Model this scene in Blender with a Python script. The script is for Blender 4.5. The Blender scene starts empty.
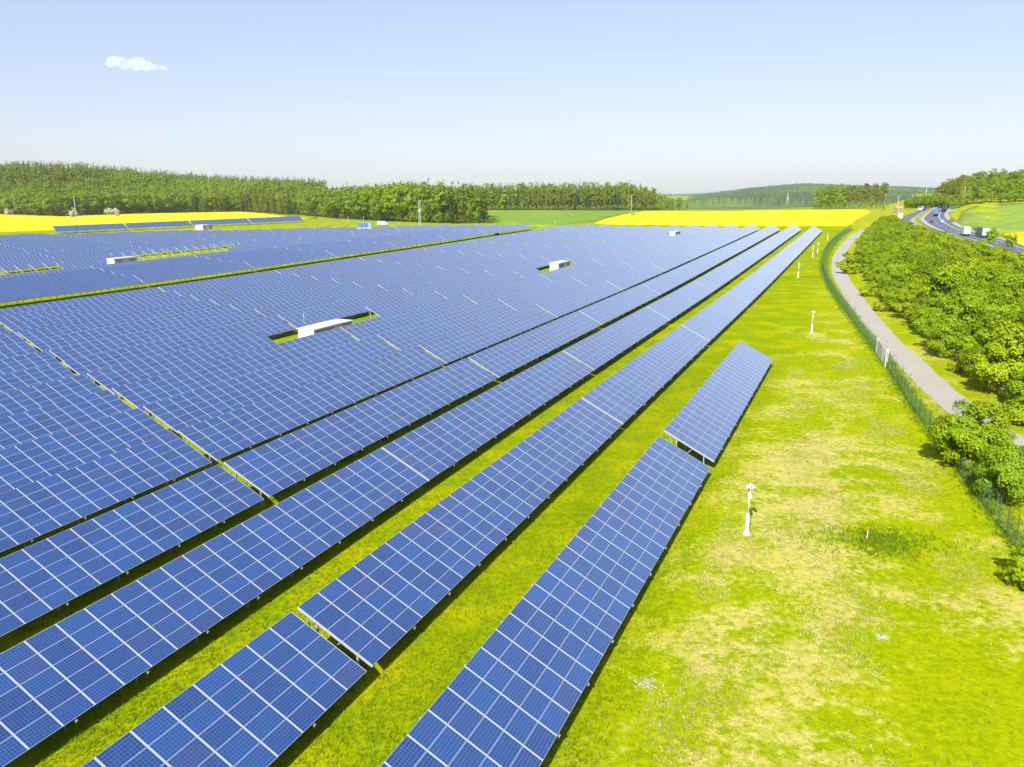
import bpy, bmesh, math, random
import numpy as np
from mathutils import Vector, Matrix
from mathutils.geometry import delaunay_2d_cdt

RNG = np.random.default_rng(11); random.seed(5)
S = bpy.context.scene
COL = S.collection
H0 = 24.2                                    # drone height over the ground below it
# ------------------------------------------------------------------ camera / frames of reference
F, PITCH, AZ, TILT = 795.8, 0.236143, 0.415455, 0.469157
cP, sP = math.cos(PITCH), math.sin(PITCH)
sA, cA = math.sin(AZ), math.cos(AZ)          # the rows run along azimuth AZ; t along, q to the left of it
cT, sT = math.cos(TILT), math.sin(TILT)

def ssv(x, a, b):
    u = np.clip((np.asarray(x, float) - a) / (b - a), 0, 1)
    return u * u * (3 - 2 * u)

BT = np.array([-300,-100,-40,0,30,60,90,130,170,200,230,260,300,350,400,440,520,600,700,900,2000,9000.])
BZ = np.array([-24.6,-24.2,-24,-23.7,-23.3,-22.9,-22.65,-22.35,-22.2,-21.9,-21.4,-20.9,-20.4,-19.6,-18.7,-18.2,-17.2,-16.6,-16.2,-16,-16,-16])
_g = np.arange(-300, 2000, 5.); _z = np.interp(_g, BT, BZ)
_k = np.exp(-.5 * (np.arange(-12, 13) / 4.) ** 2); _k /= _k.sum()
_z = np.convolve(np.pad(_z, 12, mode='edge'), _k, mode='valid')
EDX = np.array([-400, 0, 60, 140, 240, 300, 330, 380, 440, 488, 520.])
EDD = np.array([900, 855, 791, 877, 954, 834, 733, 635, 578, 565, 600.])
EQ = np.array([-100,10,21,31,42,53,65,85,97,110,160,183,500.]); EZ = np.array([.05,.05,0,-.08,-.34,-.34,-.48,-.8,-1.1,-1.25,-1.35,-.95,-.95])
HAX = np.array([-500, 0, 100, 200, 300, 400, 480, 700.])
HAA = np.array([46, 41, 38, 26, 16, 6, 2, 1.])

def ground(x, y):
    """height of the land (world z), vectorised"""
    x = np.asarray(x, float); y = np.asarray(y, float)
    t = x * sA + y * cA; q = -x * cA + y * sA
    z = np.interp(t, _g, _z) - 0.0127 * (np.clip(q, -60, 480) - 21) - 1.0 + np.interp(q, EQ, EZ)
    z = z + 12 * ssv(t, 430, 650) * ssv(-q, 10, 70)
    col = 512 + F * x / np.maximum(y, 1.)
    ed = np.interp(col, EDX, EDD)
    hill = np.interp(col, HAX, HAA) * ssv(y, ed + 30, ed + 340) * ssv(y, 300, 500)
    return z + hill + H0

def gz(x, y): return float(ground(x, y))
def TQ(t, q): return (t * sA - q * cA, t * cA + q * sA)
def tqp(t, q, dz=0.0):
    x, y = TQ(t, q); return Vector((x, y, gz(x, y) + dz))

def at(px, py, dz=0.0):
    """where the line of sight through a photo pixel meets the land raised by dz"""
    u = -(py - 383.5) / F; r = (px - 512) / F
    d = np.array([r, cP + u * sP, -sP + u * cP])
    ks = np.geomspace(8, 9000, 1500)
    P = d[None] * ks[:, None]
    below = P[:, 2] + H0 < ground(P[:, 0], P[:, 1]) + dz
    i = int(np.argmax(below)) if below.any() else len(ks) - 1
    lo, hi = ks[max(i - 1, 0)], ks[i]
    for _ in range(30):
        m = (lo + hi) / 2; p = d * m
        if p[2] + H0 < gz(p[0], p[1]) + dz: hi = m
        else: lo = m
    p = d * hi
    return Vector((p[0], p[1], p[2] + H0))

def px_of(p):
    x, y, z = p[0], p[1], p[2] - H0
    d = y * cP - z * sP; u = y * sP + z * cP
    return (512 + F * x / d, 383.5 - F * u / d) if d > 1 else None

# ------------------------------------------------------------------ helpers
def link(o, parent=None):
    COL.objects.link(o)
    if parent is not None: o.parent = parent
    return o
def tag(o, label=None, cat=None, group=None, kind=None):
    if label: o['label'] = label
    if cat: o['category'] = cat
    if group: o['group'] = group
    if kind: o['kind'] = kind
    return o
def empty(name, loc, rot=(0, 0, 0), scale=1.0):
    o = bpy.data.objects.new(name, None); o.location = loc; o.rotation_euler = rot
    o.scale = (scale,) * 3; o.empty_display_size = .5
    return link(o)
def mesh_obj(name, me, parent=None, loc=(0, 0, 0)):
    o = bpy.data.objects.new(name, me); o.location = loc
    return link(o, parent)
def copy_tree(o, parent=None):
    c = o.copy(); COL.objects.link(c)
    if parent is not None: c.parent = parent
    for ch in o.children: copy_tree(ch, c)
    return c

class MB:
    """collects boxes, bars, tubes, lathes into one mesh"""
    def __init__(s): s.v = []; s.f = []; s.m = []; s.sm = []
    def add(s, vs, fs, m=0, smooth=False):
        n = len(s.v); s.v += [tuple(v) for v in vs]
        s.f += [tuple(i + n for i in f) for f in fs]; s.m += [m] * len(fs); s.sm += [smooth] * len(fs)
        return s
    def box(s, a, b, m=0):
        x0, y0, z0 = a; x1, y1, z1 = b
        return s.add([(x0,y0,z0),(x1,y0,z0),(x1,y1,z0),(x0,y1,z0),(x0,y0,z1),(x1,y0,z1),(x1,y1,z1),(x0,y1,z1)],
              [(3,2,1,0),(4,5,6,7),(0,1,5,4),(1,2,6,5),(2,3,7,6),(3,0,4,7)], m)
    def bar(s, p, q, w, h=None, m=0, up=(0, 0, 1)):
        p = Vector(p); q = Vector(q); h = h or w
        d = (q - p).normalized(); u = Vector(up)
        if abs(d.dot(u)) > .95: u = Vector((1, 0, 0))
        r = d.cross(u).normalized(); u = r.cross(d).normalized()
        vs = []
        for e in (p, q):
            for a, b in ((-1,-1),(1,-1),(1,1),(-1,1)): vs.append(e + r * (a * w / 2) + u * (b * h / 2))
        return s.add(vs, [(0,1,2,3),(7,6,5,4),(0,4,5,1),(1,5,6,2),(2,6,7,3),(3,7,4,0)], m)
    def tube(s, pts, rad, n=8, m=0, cap=True):
        pts = [Vector(p) for p in pts]
        if not hasattr(rad, '__len__'): rad = [rad] * len(pts)
        vs = []; fs = []
        for i, p in enumerate(pts):
            d = (pts[min(i + 1, len(pts) - 1)] - pts[max(i - 1, 0)]).normalized()
            u = Vector((0, 0, 1)) if abs(d.z) < .9 else Vector((1, 0, 0))
            r = d.cross(u).normalized(); u = r.cross(d)
            for k in range(n):
                a = 2 * math.pi * k / n; vs.append(p + (r * math.cos(a) + u * math.sin(a)) * rad[i])
        for i in range(len(pts) - 1):
            for k in range(n):
                a = i * n + k; b = i * n + (k + 1) % n
                fs.append((a, b, b + n, a + n))
        if cap:
            fs.append(tuple(range(n))[::-1]); fs.append(tuple((len(pts) - 1) * n + k for k in range(n)))
        return s.add(vs, fs, m, True)
    def ball(s, c, r, m=0, n=10, sq=(1, 1, 1)):
        c = Vector(c); vs = [c + Vector((0, 0, r * sq[2]))]; fs = []
        R = n // 2
        for i in range(1, R):
            th = math.pi * i / R
            for k in range(n):
                a = 2 * math.pi * k / n
                vs.append(c + Vector((math.sin(th) * math.cos(a) * r * sq[0], math.sin(th) * math.sin(a) * r * sq[1], math.cos(th) * r * sq[2])))
        vs.append(c - Vector((0, 0, r * sq[2])))
        for k in range(n): fs.append((0, 1 + k, 1 + (k + 1) % n))
        for i in range(R - 2):
            for k in range(n):
                a = 1 + i * n + k; b = 1 + i * n + (k + 1) % n
                fs.append((a, a + n, b + n, b))
        L = len(vs) - 1; o = 1 + (R - 2) * n
        for k in range(n): fs.append((L, o + (k + 1) % n, o + k))
        return s.add(vs, fs, m, True)
    def prism(s, prof, y0, y1, m=0):
        """profile in xz swept along y"""
        n = len(prof)
        vs = [(x, y0, z) for x, z in prof] + [(x, y1, z) for x, z in prof]
        fs = [tuple(range(n)), tuple(range(2 * n - 1, n - 1, -1))]
        fs += [(i, i + n, (i + 1) % n + n, (i + 1) % n) for i in range(n)]
        return s.add(vs, fs, m)
    def mesh(s, name, mats):
        me = bpy.data.meshes.new(name); me.from_pydata(s.v, [], s.f)
        for m in (mats if isinstance(mats, (list, tuple)) else [mats]): me.materials.append(m)
        me.polygons.foreach_set('material_index', s.m); me.polygons.foreach_set('use_smooth', s.sm)
        me.update(); return me
    def build(s, name, mats, parent=None, loc=(0, 0, 0)):
        return mesh_obj(name, s.mesh(name, mats), parent, loc)

def np_mesh(name, V, Fq, mat, smooth=False, attr=None):
    """quads or tris from numpy arrays"""
    V = np.asarray(V, np.float32); Fq = np.asarray(Fq, np.int32); k = Fq.shape[1]
    me = bpy.data.meshes.new(name)
    me.vertices.add(len(V)); me.vertices.foreach_set('co', V.ravel())
    me.loops.add(Fq.size); me.loops.foreach_set('vertex_index', Fq.ravel())
    me.polygons.add(len(Fq)); me.polygons.foreach_set('loop_start', np.arange(0, Fq.size, k, dtype=np.int32))
    me.polygons.foreach_set('loop_total', np.full(len(Fq), k, np.int32))
    if smooth: me.polygons.foreach_set('use_smooth', np.ones(len(Fq), bool))
    me.update(calc_edges=True)
    if attr is not None:
        a = me.attributes.new('tint', 'FLOAT', 'POINT'); a.data.foreach_set('value', np.asarray(attr, np.float32))
    if mat: me.materials.append(mat)
    return me

# ------------------------------------------------------------------ materials
class NT:
    def __init__(s, name):
        s.mat = bpy.data.materials.new(name); s.mat.use_nodes = True
        s.t = s.mat.node_tree; s.t.nodes.clear()
        s.out = s.n('ShaderNodeOutputMaterial')
    def n(s, ty, **kw):
        nd = s.t.nodes.new(ty)
        for k, v in kw.items(): setattr(nd, k, v)
        return nd
    def l(s, a, b): s.t.links.new(a, b)
    def setin(s, sock, v):
        if hasattr(v, 'is_linked') or hasattr(v, 'links'): s.l(v, sock)
        else: sock.default_value = v
    def math(s, op, a, b=None, c=None, clamp=False):
        nd = s.n('ShaderNodeMath', operation=op, use_clamp=clamp)
        for i, v in enumerate((a, b, c)):
            if v is not None: s.setin(nd.inputs[i], v)
        return nd.outputs[0]
    def mix(s, f, a, b, blend='MIX'):
        nd = s.n('ShaderNodeMix', data_type='RGBA', blend_type=blend)
        s.setin(nd.inputs[0], f); s.setin(nd.inputs[6], col(a)); s.setin(nd.inputs[7], col(b))
        return nd.outputs[2]
    def noise(s, vec, scale, detail=3, rough=.5):
        nd = s.n('ShaderNodeTexNoise'); nd.inputs['Scale'].default_value = scale
        nd.inputs['Detail'].default_value = detail; nd.inputs['Roughness'].default_value = rough
        if vec is not None: s.l(vec, nd.inputs['Vector'])
        return nd.outputs['Fac']
    def ramp(s, f, a, b):
        nd = s.n('ShaderNodeMapRange', interpolation_type='SMOOTHSTEP')
        s.setin(nd.inputs[0], f); nd.inputs[1].default_value = a; nd.inputs[2].default_value = b
        return nd.outputs[0]
    def bsdf(s, color, rough=.8, metal=0., spec=.5, normal=None, **kw):
        b = s.n('ShaderNodeBsdfPrincipled')
        s.setin(b.inputs['Base Color'], col(color)); s.setin(b.inputs['Roughness'], rough)
        b.inputs['Metallic'].default_value = metal; b.inputs['Specular IOR Level'].default_value = spec
        if normal is not None: s.l(normal, b.inputs['Normal'])
        return b.outputs[0]
    def bump(s, h, strength, dist):
        b = s.n('ShaderNodeBump'); b.inputs['Strength'].default_value = strength; b.inputs['Distance'].default_value = dist
        s.l(h, b.inputs['Height']); return b.outputs[0]
    def done(s, sh): s.l(sh, s.out.inputs['Surface']); return s.mat
    def pos(s): return s.n('ShaderNodeNewGeometry').outputs['Position']
    def obj(s): return s.n('ShaderNodeTexCoord').outputs['Object']
    def rnd(s): return s.n('ShaderNodeObjectInfo').outputs['Random']
    def scalev(s, v, sc, rot=(0, 0, 0)):
        m = s.n('ShaderNodeMapping'); m.inputs['Scale'].default_value = sc; m.inputs['Rotation'].default_value = rot
        s.l(v, m.inputs['Vector']); return m.outputs[0]
def col(c):
    if isinstance(c, tuple): return c if len(c) == 4 else (*c, 1.)
    return c

def plain(name, c, rough=.6, metal=0., var=.12, scale=6., spec=.5):
    m = NT(name); o = m.obj()
    f = m.noise(o, scale, 4)
    a = tuple(x * (1 - var) for x in c); b = tuple(min(1, x * (1 + var)) for x in c)
    return m.done(m.bsdf(m.mix(f, a, b), rough, metal, spec))

def mat_panel(fa=(.22, .25, .33), fb=(.40, .42, .47), k=1.):
    m = NT('solar_panel_glass')
    uv = m.n('ShaderNodeUVMap').outputs[0]
    sp = m.n('ShaderNodeSeparateXYZ'); m.l(uv, sp.inputs[0]); u, v = sp.outputs[0], sp.outputs[1]
    fu = m.math('FRACT', u); fv = m.math('FRACT', v)
    iu = m.math('FLOOR', u); iv = m.math('FLOOR', v)
    oi = m.n('ShaderNodeObjectInfo')
    cb = m.n('ShaderNodeCombineXYZ'); m.l(iu, cb.inputs[0]); m.l(iv, cb.inputs[1]); m.l(m.math('MULTIPLY', oi.outputs['Random'], 977.), cb.inputs[2])
    wn = m.n('ShaderNodeTexWhiteNoise'); m.l(cb.outputs[0], wn.inputs['Vector']); r1 = wn.outputs['Value']
    spc = m.n('ShaderNodeSeparateColor'); m.l(wn.outputs['Color'], spc.inputs[0]); r2 = spc.outputs[1]
    # cells 10 x 6
    cu = m.math('MULTIPLY', m.math('DIVIDE', m.math('SUBTRACT', fu, .026), .948), 10.)
    cv = m.math('MULTIPLY', m.math('DIVIDE', m.math('SUBTRACT', fv, .03), .94), 6.)
    du = m.math('ABSOLUTE', m.math('SUBTRACT', m.math('FRACT', cu), .5))
    dv = m.math('ABSOLUTE', m.math('SUBTRACT', m.math('FRACT', cv), .5))
    lu = m.ramp(du, .455, .485); lv = m.ramp(dv, .445, .48)
    bus = m.ramp(m.math('ABSOLUTE', m.math('SUBTRACT', m.math('ABSOLUTE', m.math('SUBTRACT', m.math('FRACT', cv), .5)), .22)), .035, .012)
    cb2 = m.n('ShaderNodeCombineXYZ'); m.l(m.math('FLOOR', cu), cb2.inputs[0]); m.l(m.math('FLOOR', cv), cb2.inputs[1]); m.l(m.math('MULTIPLY', r1, 500.), cb2.inputs[2])
    wc = m.n('ShaderNodeTexWhiteNoise'); m.l(cb2.outputs[0], wc.inputs['Vector'])
    base = m.mix(r1, (.0012, .019, .112), (.004, .041, .182))
    base = m.mix(m.ramp(r2, .86, .97), base, (.018, .028, .12))          # the odd purplish module
    base = m.mix(m.math('MULTIPLY', wc.outputs['Value'], .4), base, (.006, .05, .22))
    c = m.mix(m.math('MULTIPLY', m.math('MAXIMUM', lu, lv), .75), base, (.12, .22, .46))
    c = m.mix(m.math('MULTIPLY', bus, .30), c, (.12, .21, .40))
    eu = m.math('ABSOLUTE', m.math('SUBTRACT', fu, .5)); ev = m.math('ABSOLUTE', m.math('SUBTRACT', fv, .5))
    fru = m.ramp(eu, .4735, .4765); frv = m.ramp(ev, .478, .482)
    c = m.mix(frv, c, fa); c = m.mix(fru, c, fb)
    fr = m.math('MAXIMUM', fru, frv)
    dust = m.noise(m.obj(), .9, 4)
    rough = m.math('ADD', m.math('MULTIPLY', fr, .3), m.math('ADD', .08, m.math('MULTIPLY', dust, .12)))
    b = m.n('ShaderNodeBsdfPrincipled')
    m.l(c, b.inputs['Base Color']); m.l(rough, b.inputs['Roughness']); b.inputs['IOR'].default_value = 1.5
    b.inputs['Specular IOR Level'].default_value = .55
    b.inputs['Coat Weight'].default_value = 1.; b.inputs['Coat Roughness'].default_value = .12; b.inputs['Coat IOR'].default_value = 1.6; b.inputs['Sheen Weight'].default_value = .26; b.inputs['Sheen Roughness'].default_value = .42; b.inputs['Sheen Tint'].default_value = (.76, .84, 1, 1)
    return m.done(b.outputs[0])

def mat_ground():
    m = NT('meadow_grass'); p = m.pos()
    sp = m.n('ShaderNodeSeparateXYZ'); m.l(p, sp.inputs[0]); x, y = sp.outputs[0], sp.outputs[1]
    q = m.math('ADD', m.math('MULTIPLY', x, -cA), m.math('MULTIPLY', y, sA))
    t = m.math('ADD', m.math('MULTIPLY', x, sA), m.math('MULTIPLY', y, cA))
    big = m.noise(p, .05, 4); mid = m.noise(p, .22, 4, .6); fine = m.noise(p, 2.2, 5, .65); vf = m.noise(p, 11., 3, .7)
    g = m.mix(m.ramp(fine, .3, .7), (.130, .208, .001), (.240, .302, .0012))
    g = m.mix(m.ramp(mid, .42, .66), g, (.300, .315, .0015))
    g = m.mix(m.math('MULTIPLY', m.ramp(big, .54, .68), .55), g, (.115, .205, .0012))
    # dry, straw coloured patches in the open meadow to the right of the panels
    dry = m.math('ADD', m.math('MULTIPLY', m.noise(p, .11, 6, .68), .75), m.math('MULTIPLY', m.noise(m.scalev(p, (.5, 1, 1)), .5, 4, .6), .25))
    dq = m.math('DIVIDE', m.math('SUBTRACT', q, 4.5), 7.)
    dt = m.math('DIVIDE', m.math('SUBTRACT', t, 66.), 34.)
    bias = m.math('MULTIPLY', .085, m.math('EXPONENT', m.math('MULTIPLY', -1., m.math('ADD', m.math('MULTIPLY', dq, dq), m.math('MULTIPLY', dt, dt)))))
    region = m.ramp(q, 13., 6.)
    far = m.ramp(t, 395., 420.)
    reg = m.math('ADD', region, m.math('MULTIPLY', far, m.ramp(q, 150., 220.)), clamp=True)
    dm = m.math('MULTIPLY', m.ramp(m.math('ADD', m.math('ADD', dry, bias), m.math('MULTIPLY', m.math('SUBTRACT', fine, .5), .30)), .515, .635), reg)
    dm = m.math('MULTIPLY', dm, m.math('ADD', .45, m.math('MULTIPLY', .55, m.ramp(m.noise(p, 1.1, 5, .7), .40, .58))))
    g = m.mix(m.math('MULTIPLY', region, .5), g, m.mix(m.ramp(fine, .3, .7), (.225, .300, .0012), (.385, .400, .002)))
    g = m.mix(m.math('MULTIPLY', dm, .64), g, (.54, .43, .16))
    straw = m.math('MULTIPLY', m.ramp(vf, .55, .68), m.math('ADD', .04, dm))
    g = m.mix(m.math('MULTIPLY', straw, .75), g, (.66, .55, .28))
    orange = m.math('MULTIPLY', m.ramp(m.noise(p, .6, 4, .7), .62, .74), .45)
    g = m.mix(orange, g, (.36, .29, .004))
    dark = m.ramp(vf, .42, .26)
    g = m.mix(m.math('MULTIPLY', dark, .55), g, (.055, .10, .002))
    nr = m.bump(m.math('ADD', m.math('MULTIPLY', vf, .5), fine), .55, .22)
    return m.done(m.bsdf(g, 1., 0, 0., nr))

def mat_field(name, a, b, scale=.5, c=None, rows=None):
    m = NT(name); p = m.pos()
    wv = m.n('ShaderNodeTexWave'); wv.inputs['Scale'].default_value = .018; wv.inputs['Distortion'].default_value = .6; wv.inputs['Detail Scale'].default_value = .02
    m.l(m.scalev(p, (1, 1, 1), (0, 0, .9)), wv.inputs['Vector']); tram = m.ramp(wv.outputs['Fac'], .93, .99)
    f = m.noise(p, scale, 5, .65); g2 = m.noise(p, scale * .06, 3)
    k = m.mix(m.ramp(f, .3, .7), a, b)
    if c: k = m.mix(m.math('MULTIPLY', m.ramp(g2, .48, .7), .7), k, c)
    k = m.mix(m.math('MULTIPLY', tram, .3), k, tuple(x * .6 for x in a))
    return m.done(m.bsdf(k, .95, 0, .1, m.bump(f, .6, .5)))

def mat_leaf(name, a, b, d=None, trans=.35, nscale=.35):
    m = NT(name)
    rn = m.rnd(); p = m.obj()
    at_ = m.n('ShaderNodeAttribute', attribute_name='tint'); tint = at_.outputs['Fac']
    k = m.mix(tint, a, b)
    k = m.mix(m.math('MULTIPLY', rn, .75), k, d or tuple(x * .7 for x in a))
    f = m.noise(p, nscale, 3)
    k = m.mix(m.math('MULTIPLY', m.ramp(f, .35, .7), .35), k, b)
    df = m.n('ShaderNodeBsdfDiffuse'); m.l(k, df.inputs[0])
    tr = m.n('ShaderNodeBsdfTranslucent'); m.l(m.mix(.25, k, (.25, .32, .01)), tr.inputs[0])
    gl = m.n('ShaderNodeBsdfGlossy'); gl.inputs['Roughness'].default_value = .45; gl.inputs[0].default_value = (.8, .85, .8, 1)
    s1 = m.n('ShaderNodeMixShader'); s1.inputs[0].default_value = trans; m.l(df.outputs[0], s1.inputs[1]); m.l(tr.outputs[0], s1.inputs[2])
    s2 = m.n('ShaderNodeMixShader'); s2.inputs[0].default_value = .012; m.l(s1.outputs[0], s2.inputs[1]); m.l(gl.outputs[0], s2.inputs[2])
    return m.done(s2.outputs[0])

M = {}
M['panel'] = mat_panel(); M['paneldark'] = mat_panel((.03, .06, .17), (.07, .10, .20))
M['back'] = plain('panel_backsheet', (.09, .09, .10), .7)
M['alu'] = plain('aluminium_frame', (.32, .33, .35), .4, .0, .06)
M['steel'] = plain('galvanised_steel', (.26, .265, .27), .5, .0, .15, 3.)
M['ground'] = mat_ground()
M['rape'] = mat_field('rapeseed_bloom', (.62, .50, .0), (.74, .61, .002), .8, (.56, .49, .002))
M['crop'] = mat_field('young_corn_green', (.125, .225, .018), (.175, .275, .025), .3, (.21, .30, .03))
M['pasture'] = mat_field('pasture_green', (.15, .245, .03), (.215, .29, .045), .25, (.34, .33, .11))
M['leafA'] = mat_leaf('leaf_bright_green', (.155, .275, .002), (.30, .40, .003), (.20, .27, .002))
M['leafB'] = mat_leaf('leaf_mid_green', (.115, .225, .003), (.235, .345, .004), (.17, .22, .003))
M['leafC'] = mat_leaf('leaf_yellow_green', (.21, .315, .002), (.35, .43, .004), (.26, .30, .002))
M['pine'] = mat_leaf('pine_needles', (.115, .165, .005), (.215, .245, .008), (.165, .155, .008), .22)
M['spruce'] = mat_leaf('spruce_needles', (.030, .075, .014), (.065, .115, .016), None, .15)
M['blossom'] = mat_leaf('blossom_white', (.40, .42, .28), (.55, .55, .42), (.3, .36, .15), .3)
M['bark'] = plain('bark', (.10, .075, .05), .9, 0, .35, 2.)
M['pinebark'] = plain('pine_bark', (.12, .075, .04), .9, 0, .3, 2.)
M['asphalt'] = plain('service_road_asphalt', (.325, .303, .262), .9, 0, .10, .35)
M['mway'] = plain('motorway_asphalt', (.095, .105, .13), .85, 0, .12, .2)
M['shoulder'] = plain('motorway_shoulder', (.30, .30, .29), .9, 0, .12, .2)
M['paint'] = plain('white_road_paint', (.72, .72, .70), .7, 0, .08)
M['white'] = plain('white_paint', (.56, .56, .545), .45, 0, .04)
M['cream'] = plain('cream_paint', (.56, .54, .48), .55, 0, .06)
M['tealgrey'] = plain('louvre_grey', (.16, .26, .30), .5, 0, .15, 1.)
M['bluepaint'] = plain('blue_paint', (.03, .16, .55), .45, 0, .08)
M['dark'] = plain('dark_rubber', (.02, .02, .022), .7, 0, .2)
M['glass'] = plain('dark_glass', (.03, .045, .06), .08, 0, .1)
M['green'] = plain('fence_green', (.035, .105, .075), .5, 0, .1)
M['concrete'] = plain('concrete', (.36, .36, .35), .9, 0, .15, 3.)
M['wood'] = plain('weathered_wood', (.22, .17, .12), .85, 0, .25, 3.)
M['red'] = plain('orange_red_paint', (.60, .14, .03), .5)
M['greymetal'] = plain('grey_metal', (.34, .36, .38), .45, .0, .1)
M['darkcar'] = plain('dark_car_paint', (.03, .035, .06), .25)
M['bluecar'] = plain('silver_blue_car_paint', (.35, .45, .62), .25)
M['tan'] = plain('tan_paint', (.36, .26, .18), .5)
M['tarp'] = plain('teal_grey_tarpaulin', (.10, .17, .20), .6)
M['blutarp'] = plain('blue_tarpaulin', (.05, .12, .50), .6)
M['tuft'] = mat_leaf('grass_blade', (.13, .198, .001), (.25, .295, .0015), (.18, .25, .001), .3, .4)
M['weed'] = mat_leaf('weed_green', (.13, .235, .002), (.22, .32, .003), None, .4)
M['dry'] = mat_leaf('dry_seedhead', (.38, .31, .15), (.60, .53, .35), (.36, .28, .12), .3)

# ------------------------------------------------------------------ world, sun, camera
SUN_AZ, SUN_EL = math.radians(200.56), math.radians(37)
W = bpy.data.worlds.new('World'); S.world = W; W.use_nodes = True
nt = W.node_tree; bg = nt.nodes['Background']
sky = nt.nodes.new('ShaderNodeTexSky'); sky.sky_type = 'NISHITA'; sky.sun_disc = False
sky.sun_elevation = SUN_EL; sky.sun_rotation = SUN_AZ; sky.altitude = 0; sky.air_density = 1.0; sky.dust_density = .8; sky.ozone_density = 4.0
hs = nt.nodes.new('ShaderNodeHueSaturation'); hs.inputs['Saturation'].default_value = 1.05; hs.inputs['Value'].default_value = 1.62
gm = nt.nodes.new('ShaderNodeGamma'); gm.inputs[1].default_value = .5           # softens the steep fall from horizon to zenith
tm = nt.nodes.new('ShaderNodeMix'); tm.data_type = 'RGBA'; tm.blend_type = 'MULTIPLY'; tm.inputs[0].default_value = 1; tm.inputs[7].default_value = (1, .962, 1.05, 1)
nt.links.new(sky.outputs[0], gm.inputs[0]); nt.links.new(gm.outputs[0], tm.inputs[6]); nt.links.new(tm.outputs[2], hs.inputs['Color']); nt.links.new(hs.outputs[0], bg.inputs[0]); bg.inputs[1].default_value = .12
sl = bpy.data.lights.new('sun', 'SUN'); sl.energy = 5.0; sl.angle = math.radians(.53); sl.color = (1, .95, .86)
so = link(bpy.data.objects.new('sun', sl))
sd = Vector((math.sin(SUN_AZ) * math.cos(SUN_EL), math.cos(SUN_AZ) * math.cos(SUN_EL), math.sin(SUN_EL)))
so.rotation_euler = (-sd).to_track_quat('-Z', 'Y').to_euler(); so.location = (0, -40, 80)
cam = bpy.data.cameras.new('camera'); cam.sensor_width = 36; cam.lens = F / 1024 * 36
cam.clip_start = .5; cam.clip_end = 20000
co = link(bpy.data.objects.new('camera', cam)); co.location = (0, 0, H0); co.rotation_euler = (math.pi / 2 - PITCH, 0, 0)
S.camera = co
S.view_settings.view_transform = 'Standard'; S.view_settings.look = 'None'
S.view_settings.exposure = .95; S.view_settings.gamma = 1
S.render.engine = 'CYCLES'
S.cycles.max_bounces = 6; S.cycles.transparent_max_bounces = 8; S.cycles.volume_bounces = 2

# ------------------------------------------------------------------ land
def axis(a, b, step, lo, hi, gr):
    v = list(np.arange(a, b + .1, step)); s = step
    while v[-1] < hi: s *= gr; v.append(v[-1] + s)
    s = step; w = [a]
    while w[-1] > lo: s *= gr; w.append(w[-1] - s)
    return np.array(w[:0:-1] + v)
xs = axis(-420, 420, 5, -3600, 5200, 1.12); ys = axis(-60, 960, 5, -260, 8200, 1.14)
X, Y = np.meshgrid(xs, ys); Z = ground(X, Y)
V = np.stack([X.ravel(), Y.ravel(), Z.ravel()], 1); nx = len(xs)
I = (np.arange(len(ys) - 1)[:, None] * nx + np.arange(nx - 1)[None]).ravel()
o = mesh_obj('ground', np_mesh('ground', V, np.stack([I, I + 1, I + nx + 1, I + nx], 1), M['ground'], True))
tag(o, kind='structure')

def sheet(name, poly, dz, mat, res, skirt=0.0, kind='structure'):
    """a field laid on the land inside a polygon of (x,y)"""
    pts = []
    n = len(poly)
    for i in range(n):
        a = Vector(poly[i][:2]); b = Vector(poly[(i + 1) % n][:2]); k = max(1, int((b - a).length / res))
        pts += [a.lerp(b, j / k) for j in range(k)]
    nb = len(pts)
    bx = [p.x for p in pts]; by = [p.y for p in pts]
    for gx in np.arange(min(bx), max(bx), res):
        for gy in np.arange(min(by), max(by), res):
            x = gx + random.uniform(-.2, .2) * res; y = gy + random.uniform(-.2, .2) * res
            ins = False
            for i in range(nb):
                x1, y1, x2, y2 = bx[i], by[i], bx[i - 1], by[i - 1]
                if (y1 > y) != (y2 > y) and x < (x2 - x1) * (y - y1) / (y2 - y1) + x1: ins = not ins
            if ins: pts.append(Vector((x, y)))
    r = delaunay_2d_cdt([Vector((p.x, p.y)) for p in pts], [], [tuple(range(nb))], 1, 1e-3)
    vs = [(p.x, p.y, gz(p.x, p.y) + dz) for p in r[0]]
    me = bpy.data.meshes.new(name); me.from_pydata(vs, [], [tuple(f) for f in r[2]])
    bm = bmesh.new(); bm.from_mesh(me)
    bmesh.ops.recalc_face_normals(bm, faces=bm.faces)
    if bm.faces and sum(f.normal.z for f in bm.faces) < 0: bmesh.ops.reverse_faces(bm, faces=bm.faces)
    for f in bm.faces: f.smooth = True
    if skirt:
        e = [e for e in bm.edges if e.is_boundary]
        g = bmesh.ops.extrude_edge_only(bm, edges=e)['geom']
        for v in g:
            if isinstance(v, bmesh.types.BMVert): v.co.z -= skirt
    bm.to_mesh(me); bm.free(); me.materials.append(mat)
    return tag(mesh_obj(name, me), kind=kind)

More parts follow.
